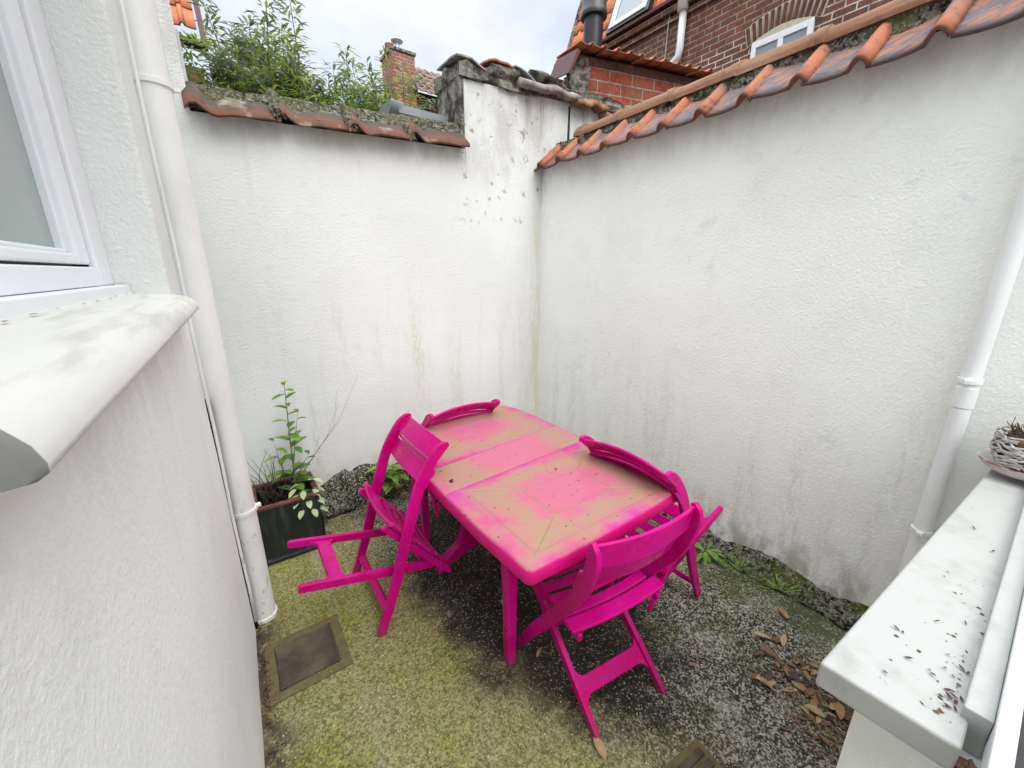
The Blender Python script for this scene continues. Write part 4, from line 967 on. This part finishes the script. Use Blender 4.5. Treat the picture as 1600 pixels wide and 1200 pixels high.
# ------------------------------------------------------------------ far brick house with chimney
fh = thing('neighbour_house', 'distant red brick house with a square chimney and brown tiled roof', 'house', (4.6, 12, 0))
B().box(.35, 4.2, .0, 4, -.05, 6.42).done('wall', 'brick_far', fh)
b = B(); b.box(-.10, .52, -.30, .5, -.05, 7.16); ch_ = b.done('chimney', 'brick_far', fh)
b = B(); b.box(-.14, .56, -.34, .54, 7.165, 7.235); b.done('chimney_cap', 'old_cement', ch_, bevel=.01)
b = B(); b.lathe([(.07, -.084), (.07, 0), (.06, .13), (.06, .14), (.15, .18), (.16, .20), (.05, .27), (.0, .28)], (.18, 0, 7.32), 16); b.done('cowl', 'zinc', ch_, smooth=True, auto=50)
b = B(); b.lathe([(.10, 0), (.12, .2), (.10, .21), (.08, .1)], (-.0, .1, 7.236), 14); b.done('chimney_pot', 'terracotta', ch_, smooth=True, auto=50)
pantiles('roof', 'roof_brown', fh, (.30, .95, 7.48), (1, 0, 0), (0, -1.2, -1.0), .21, 20, .33, rows=6, segl=2, rh=.03)
B().box(.40, 4.3, -.16, -.02, 6.05, 6.42).done('fascia_board', 'dark_wood', fh)
b = B(); b.tube([(.50, -.2, 5.0), (.50, -.2, 6.28), (.50, -.06, 6.42)], .05, 10); b.tube([(.42, -.2, 6.42), (.60, -.2, 6.42)], .05, 8); b.done('downpipe', 'white_pvc', fh, smooth=True)

# ------------------------------------------------------------------ brick house behind the right wall
bh = thing('brick_house', 'tall dark brown brick house with an orange mansard roof behind the right wall', 'house', (6, 0, 0))
B().box(0, 6, -6, 6.66, -.05, 5.36).done('wall', 'brick_dark', bh)
B().box(-.05, -.001, -6, 6.68, 5.16, 5.22).done('brick_band', 'brick_dark', bh)
B().box(-.10, -.0505, -6, 6.70, 5.26, 5.33).done('brick_band', 'brick_dark', bh)
B().box(-.16, .02, -6, 6.74, 5.361, 5.40).done('eave_board', 'dark_wood', bh)
pantiles('roof', 'roof_orange', bh, (.80, -1.5, 7.62), (0, 1, 0), (-.36, 0, -1.0), .205, 40, .33, rows=8, segl=2, rh=.032)
B().prism([(-.06, 6.70, 5.40), (.02, 6.70, 5.40), (.86, 6.70, 7.7), (.78, 6.70, 7.7)], (0, .05, 0)).done('verge_board', 'old_cement', bh)
# mansard body and sloped gable side
B().prism([(.03, -6, 5.40), (.84, -6, 7.66), (6, -6, 7.66), (6, -6, 5.40)], (0, 12.66, 0)).done('roof_body', 'brick_side', bh)
sk = bpy.data.objects.new('skylight', None); col.objects.link(sk); sk.parent = bh
sk.location = (.02, 5.20, 5.50); sk.rotation_euler = (0, R(-70.2), 0)
b = B()
for a in ((0, 1.3, -.36, -.29), (0, 1.3, .29, .36), (0, .07, -.29, .29), (1.23, 1.3, -.29, .29)): b.box(a[0], a[1], a[2], a[3], .03, .12)
b.done('frame', 'white_pvc', sk); B().box(.07, 1.23, -.29, .29, .07, .09).done('pane', 'dark_glass', sk)
b = B(); b.box(-.05, 0, -.42, .42, .02, .10); b.box(0, 1.35, -.42, -.365, .02, .10); b.box(0, 1.35, .365, .42, .02, .10); b.done('flashing', 'black_metal', sk)
wn_ = bpy.data.objects.new('window', None); col.objects.link(wn_); wn_.parent = bh
b = B()
for a in ((2.47, 2.53, 3.2, 4.44), (3.09, 3.15, 3.2, 4.44), (2.53, 3.09, 4.37, 4.44), (2.78, 2.84, 3.2, 4.37)): b.box(-.035, .03, a[0], a[1], a[2], a[3])
b.done('frame', 'white_pvc', wn_, bevel=.005)
B().box(-.018, -.008, 2.53, 3.09, 3.2, 4.37).done('pane', 'dark_glass', wn_)
M['arch_brick'] = simple('arch brick', (.16, .07, .05), .9, .2, .4, 6, .3); M['pale_mortar'] = simple('pale mortar', (.55, .51, .42), .95, .1)
b = B(); b2 = B()
for k in range(13):
    q = (k / 12 - .5) * 2; y = 2.81 + .40 * q; z = 4.60 - .085 * q * q + .02; an = -q * .26
    m = Matrix.Translation((-.012, y, z)) @ Matrix.Rotation(an, 4, 'X'); b.box(-.02, .02, -.019, .019, -.100, .100, m)
    m = Matrix.Translation((-.010, y, z)) @ Matrix.Rotation(an, 4, 'X'); b2.box(-.006, .016, -.036, .036, -.112, .112, m)
b.done('arch', 'arch_brick', wn_, bevel=.004); b2.done('arch_mortar', 'pale_mortar', wn_)
rows = [[(-.03, 2.44 + .74 * k / 10, 4.44), (-.03, 2.44 + .74 * k / 10, 4.515 - .085 * ((k / 5 - 1) ** 2) + .0), (.01, 2.44 + .74 * k / 10, 4.515 - .085 * ((k / 5 - 1) ** 2)), (.01, 2.44 + .74 * k / 10, 4.44)] for k in range(11)]
B().rings(rows, True).done('lintel', 'pale_mortar', wn_)
b = B(); b.tube([(-.09, 4.17, 6.2), (-.09, 4.17, 5.2)], .075, 12); b.tube([(-.07, 4.17, 5.2), (-.07, 4.17, 4.75), (-.07, 4.19, 4.66), (-.07, 4.27, 4.61), (-.07, 4.60, 4.52)], .05, 12); b.done('downpipe', 'pipe_clean', bh, smooth=True)
b = B(); b.tube([(-.03, 4.40, 5.6), (-.05, 4.42, 5.1), (-.03, 4.44, 4.7), (-.03, 4.45, 4.3)], .008, 6); b.done('cable', 'pale_mortar', bh, smooth=True)

# lean-to with pale tiles behind the right wall
lt = thing('lean_to', 'lean-to roof of pale brown tiles just above the ridge tiles at top right', 'shed', (3.6, .4, 0))
B().box(.25, 2.2, -2.4, 1.3, -.05, 3.1).done('wall', 'brick_side', lt)
pantiles('roof', 'roof_pale', lt, (2.1, -2.2, 4.05), (0, 1, 0), (-1.9, 0, -.9), .22, 15, .36, rows=6, segl=2, rh=.035)

# low brick chimney block with tiles and flue
lb_ = thing('brick_outhouse', 'low red brick outhouse capped by overhanging tiles behind the wall corner', 'shed', (3.41, 3.6, 0), R(-14.8))
B().box(0.10, 2.0, .10, .6, 2.4, 3.80).done('wall', 'brick_red', lb_)
disp(B().box(-.06, .18, .085, .16, 3.45, 3.86).done('flashing_mortar', 'old_cement', lb_), .03, .07, 3)
pantiles('roof', 'roof_orange', lb_, (2.06, .50, 4.00), (-1, 0, 0), (0, -.56, -.11), .16, 13, .30, rows=2, segl=2, rh=.026)
B().prism([(.0, .09, 3.80), (.0, .60, 3.90), (.0, .60, 3.98), (.0, .09, 3.875)], (2.05, 0, 0)).done('soffit', 'rust', lb_)
B().prism([(-.13, -.03, 3.64), (-.11, -.03, 3.64), (.0, -.03, 3.85), (-.03, -.03, 3.87)], (0, .5, .1)).done('verge', 'dark_wood', lb_)
fz = thing('flue_pipe', 'black round flue pipe with a wider collar rising beside the orange roof', 'flue', (3.79, 3.79, 3.9))
b = B(); b.lathe([(.106, -.1), (.106, .60)], (0, 0, 0), 28); b.done('pipe', 'black_metal', fz, smooth=True, auto=40)
b = B(); b.lathe([(.111, 0), (.111, .02), (.107, .025)], (0, 0, .10), 28); b.done('joint_ring', 'zinc', fz, smooth=True, auto=40)
b = B(); b.lathe([(.108, 0), (.142, .0), (.145, .02), (.142, .05), (.132, .065), (.132, .16), (.12, .20), (.12, .5)], (0, 0, .43), 28); b.done('cap', 'black_metal', fz, smooth=True, auto=40)
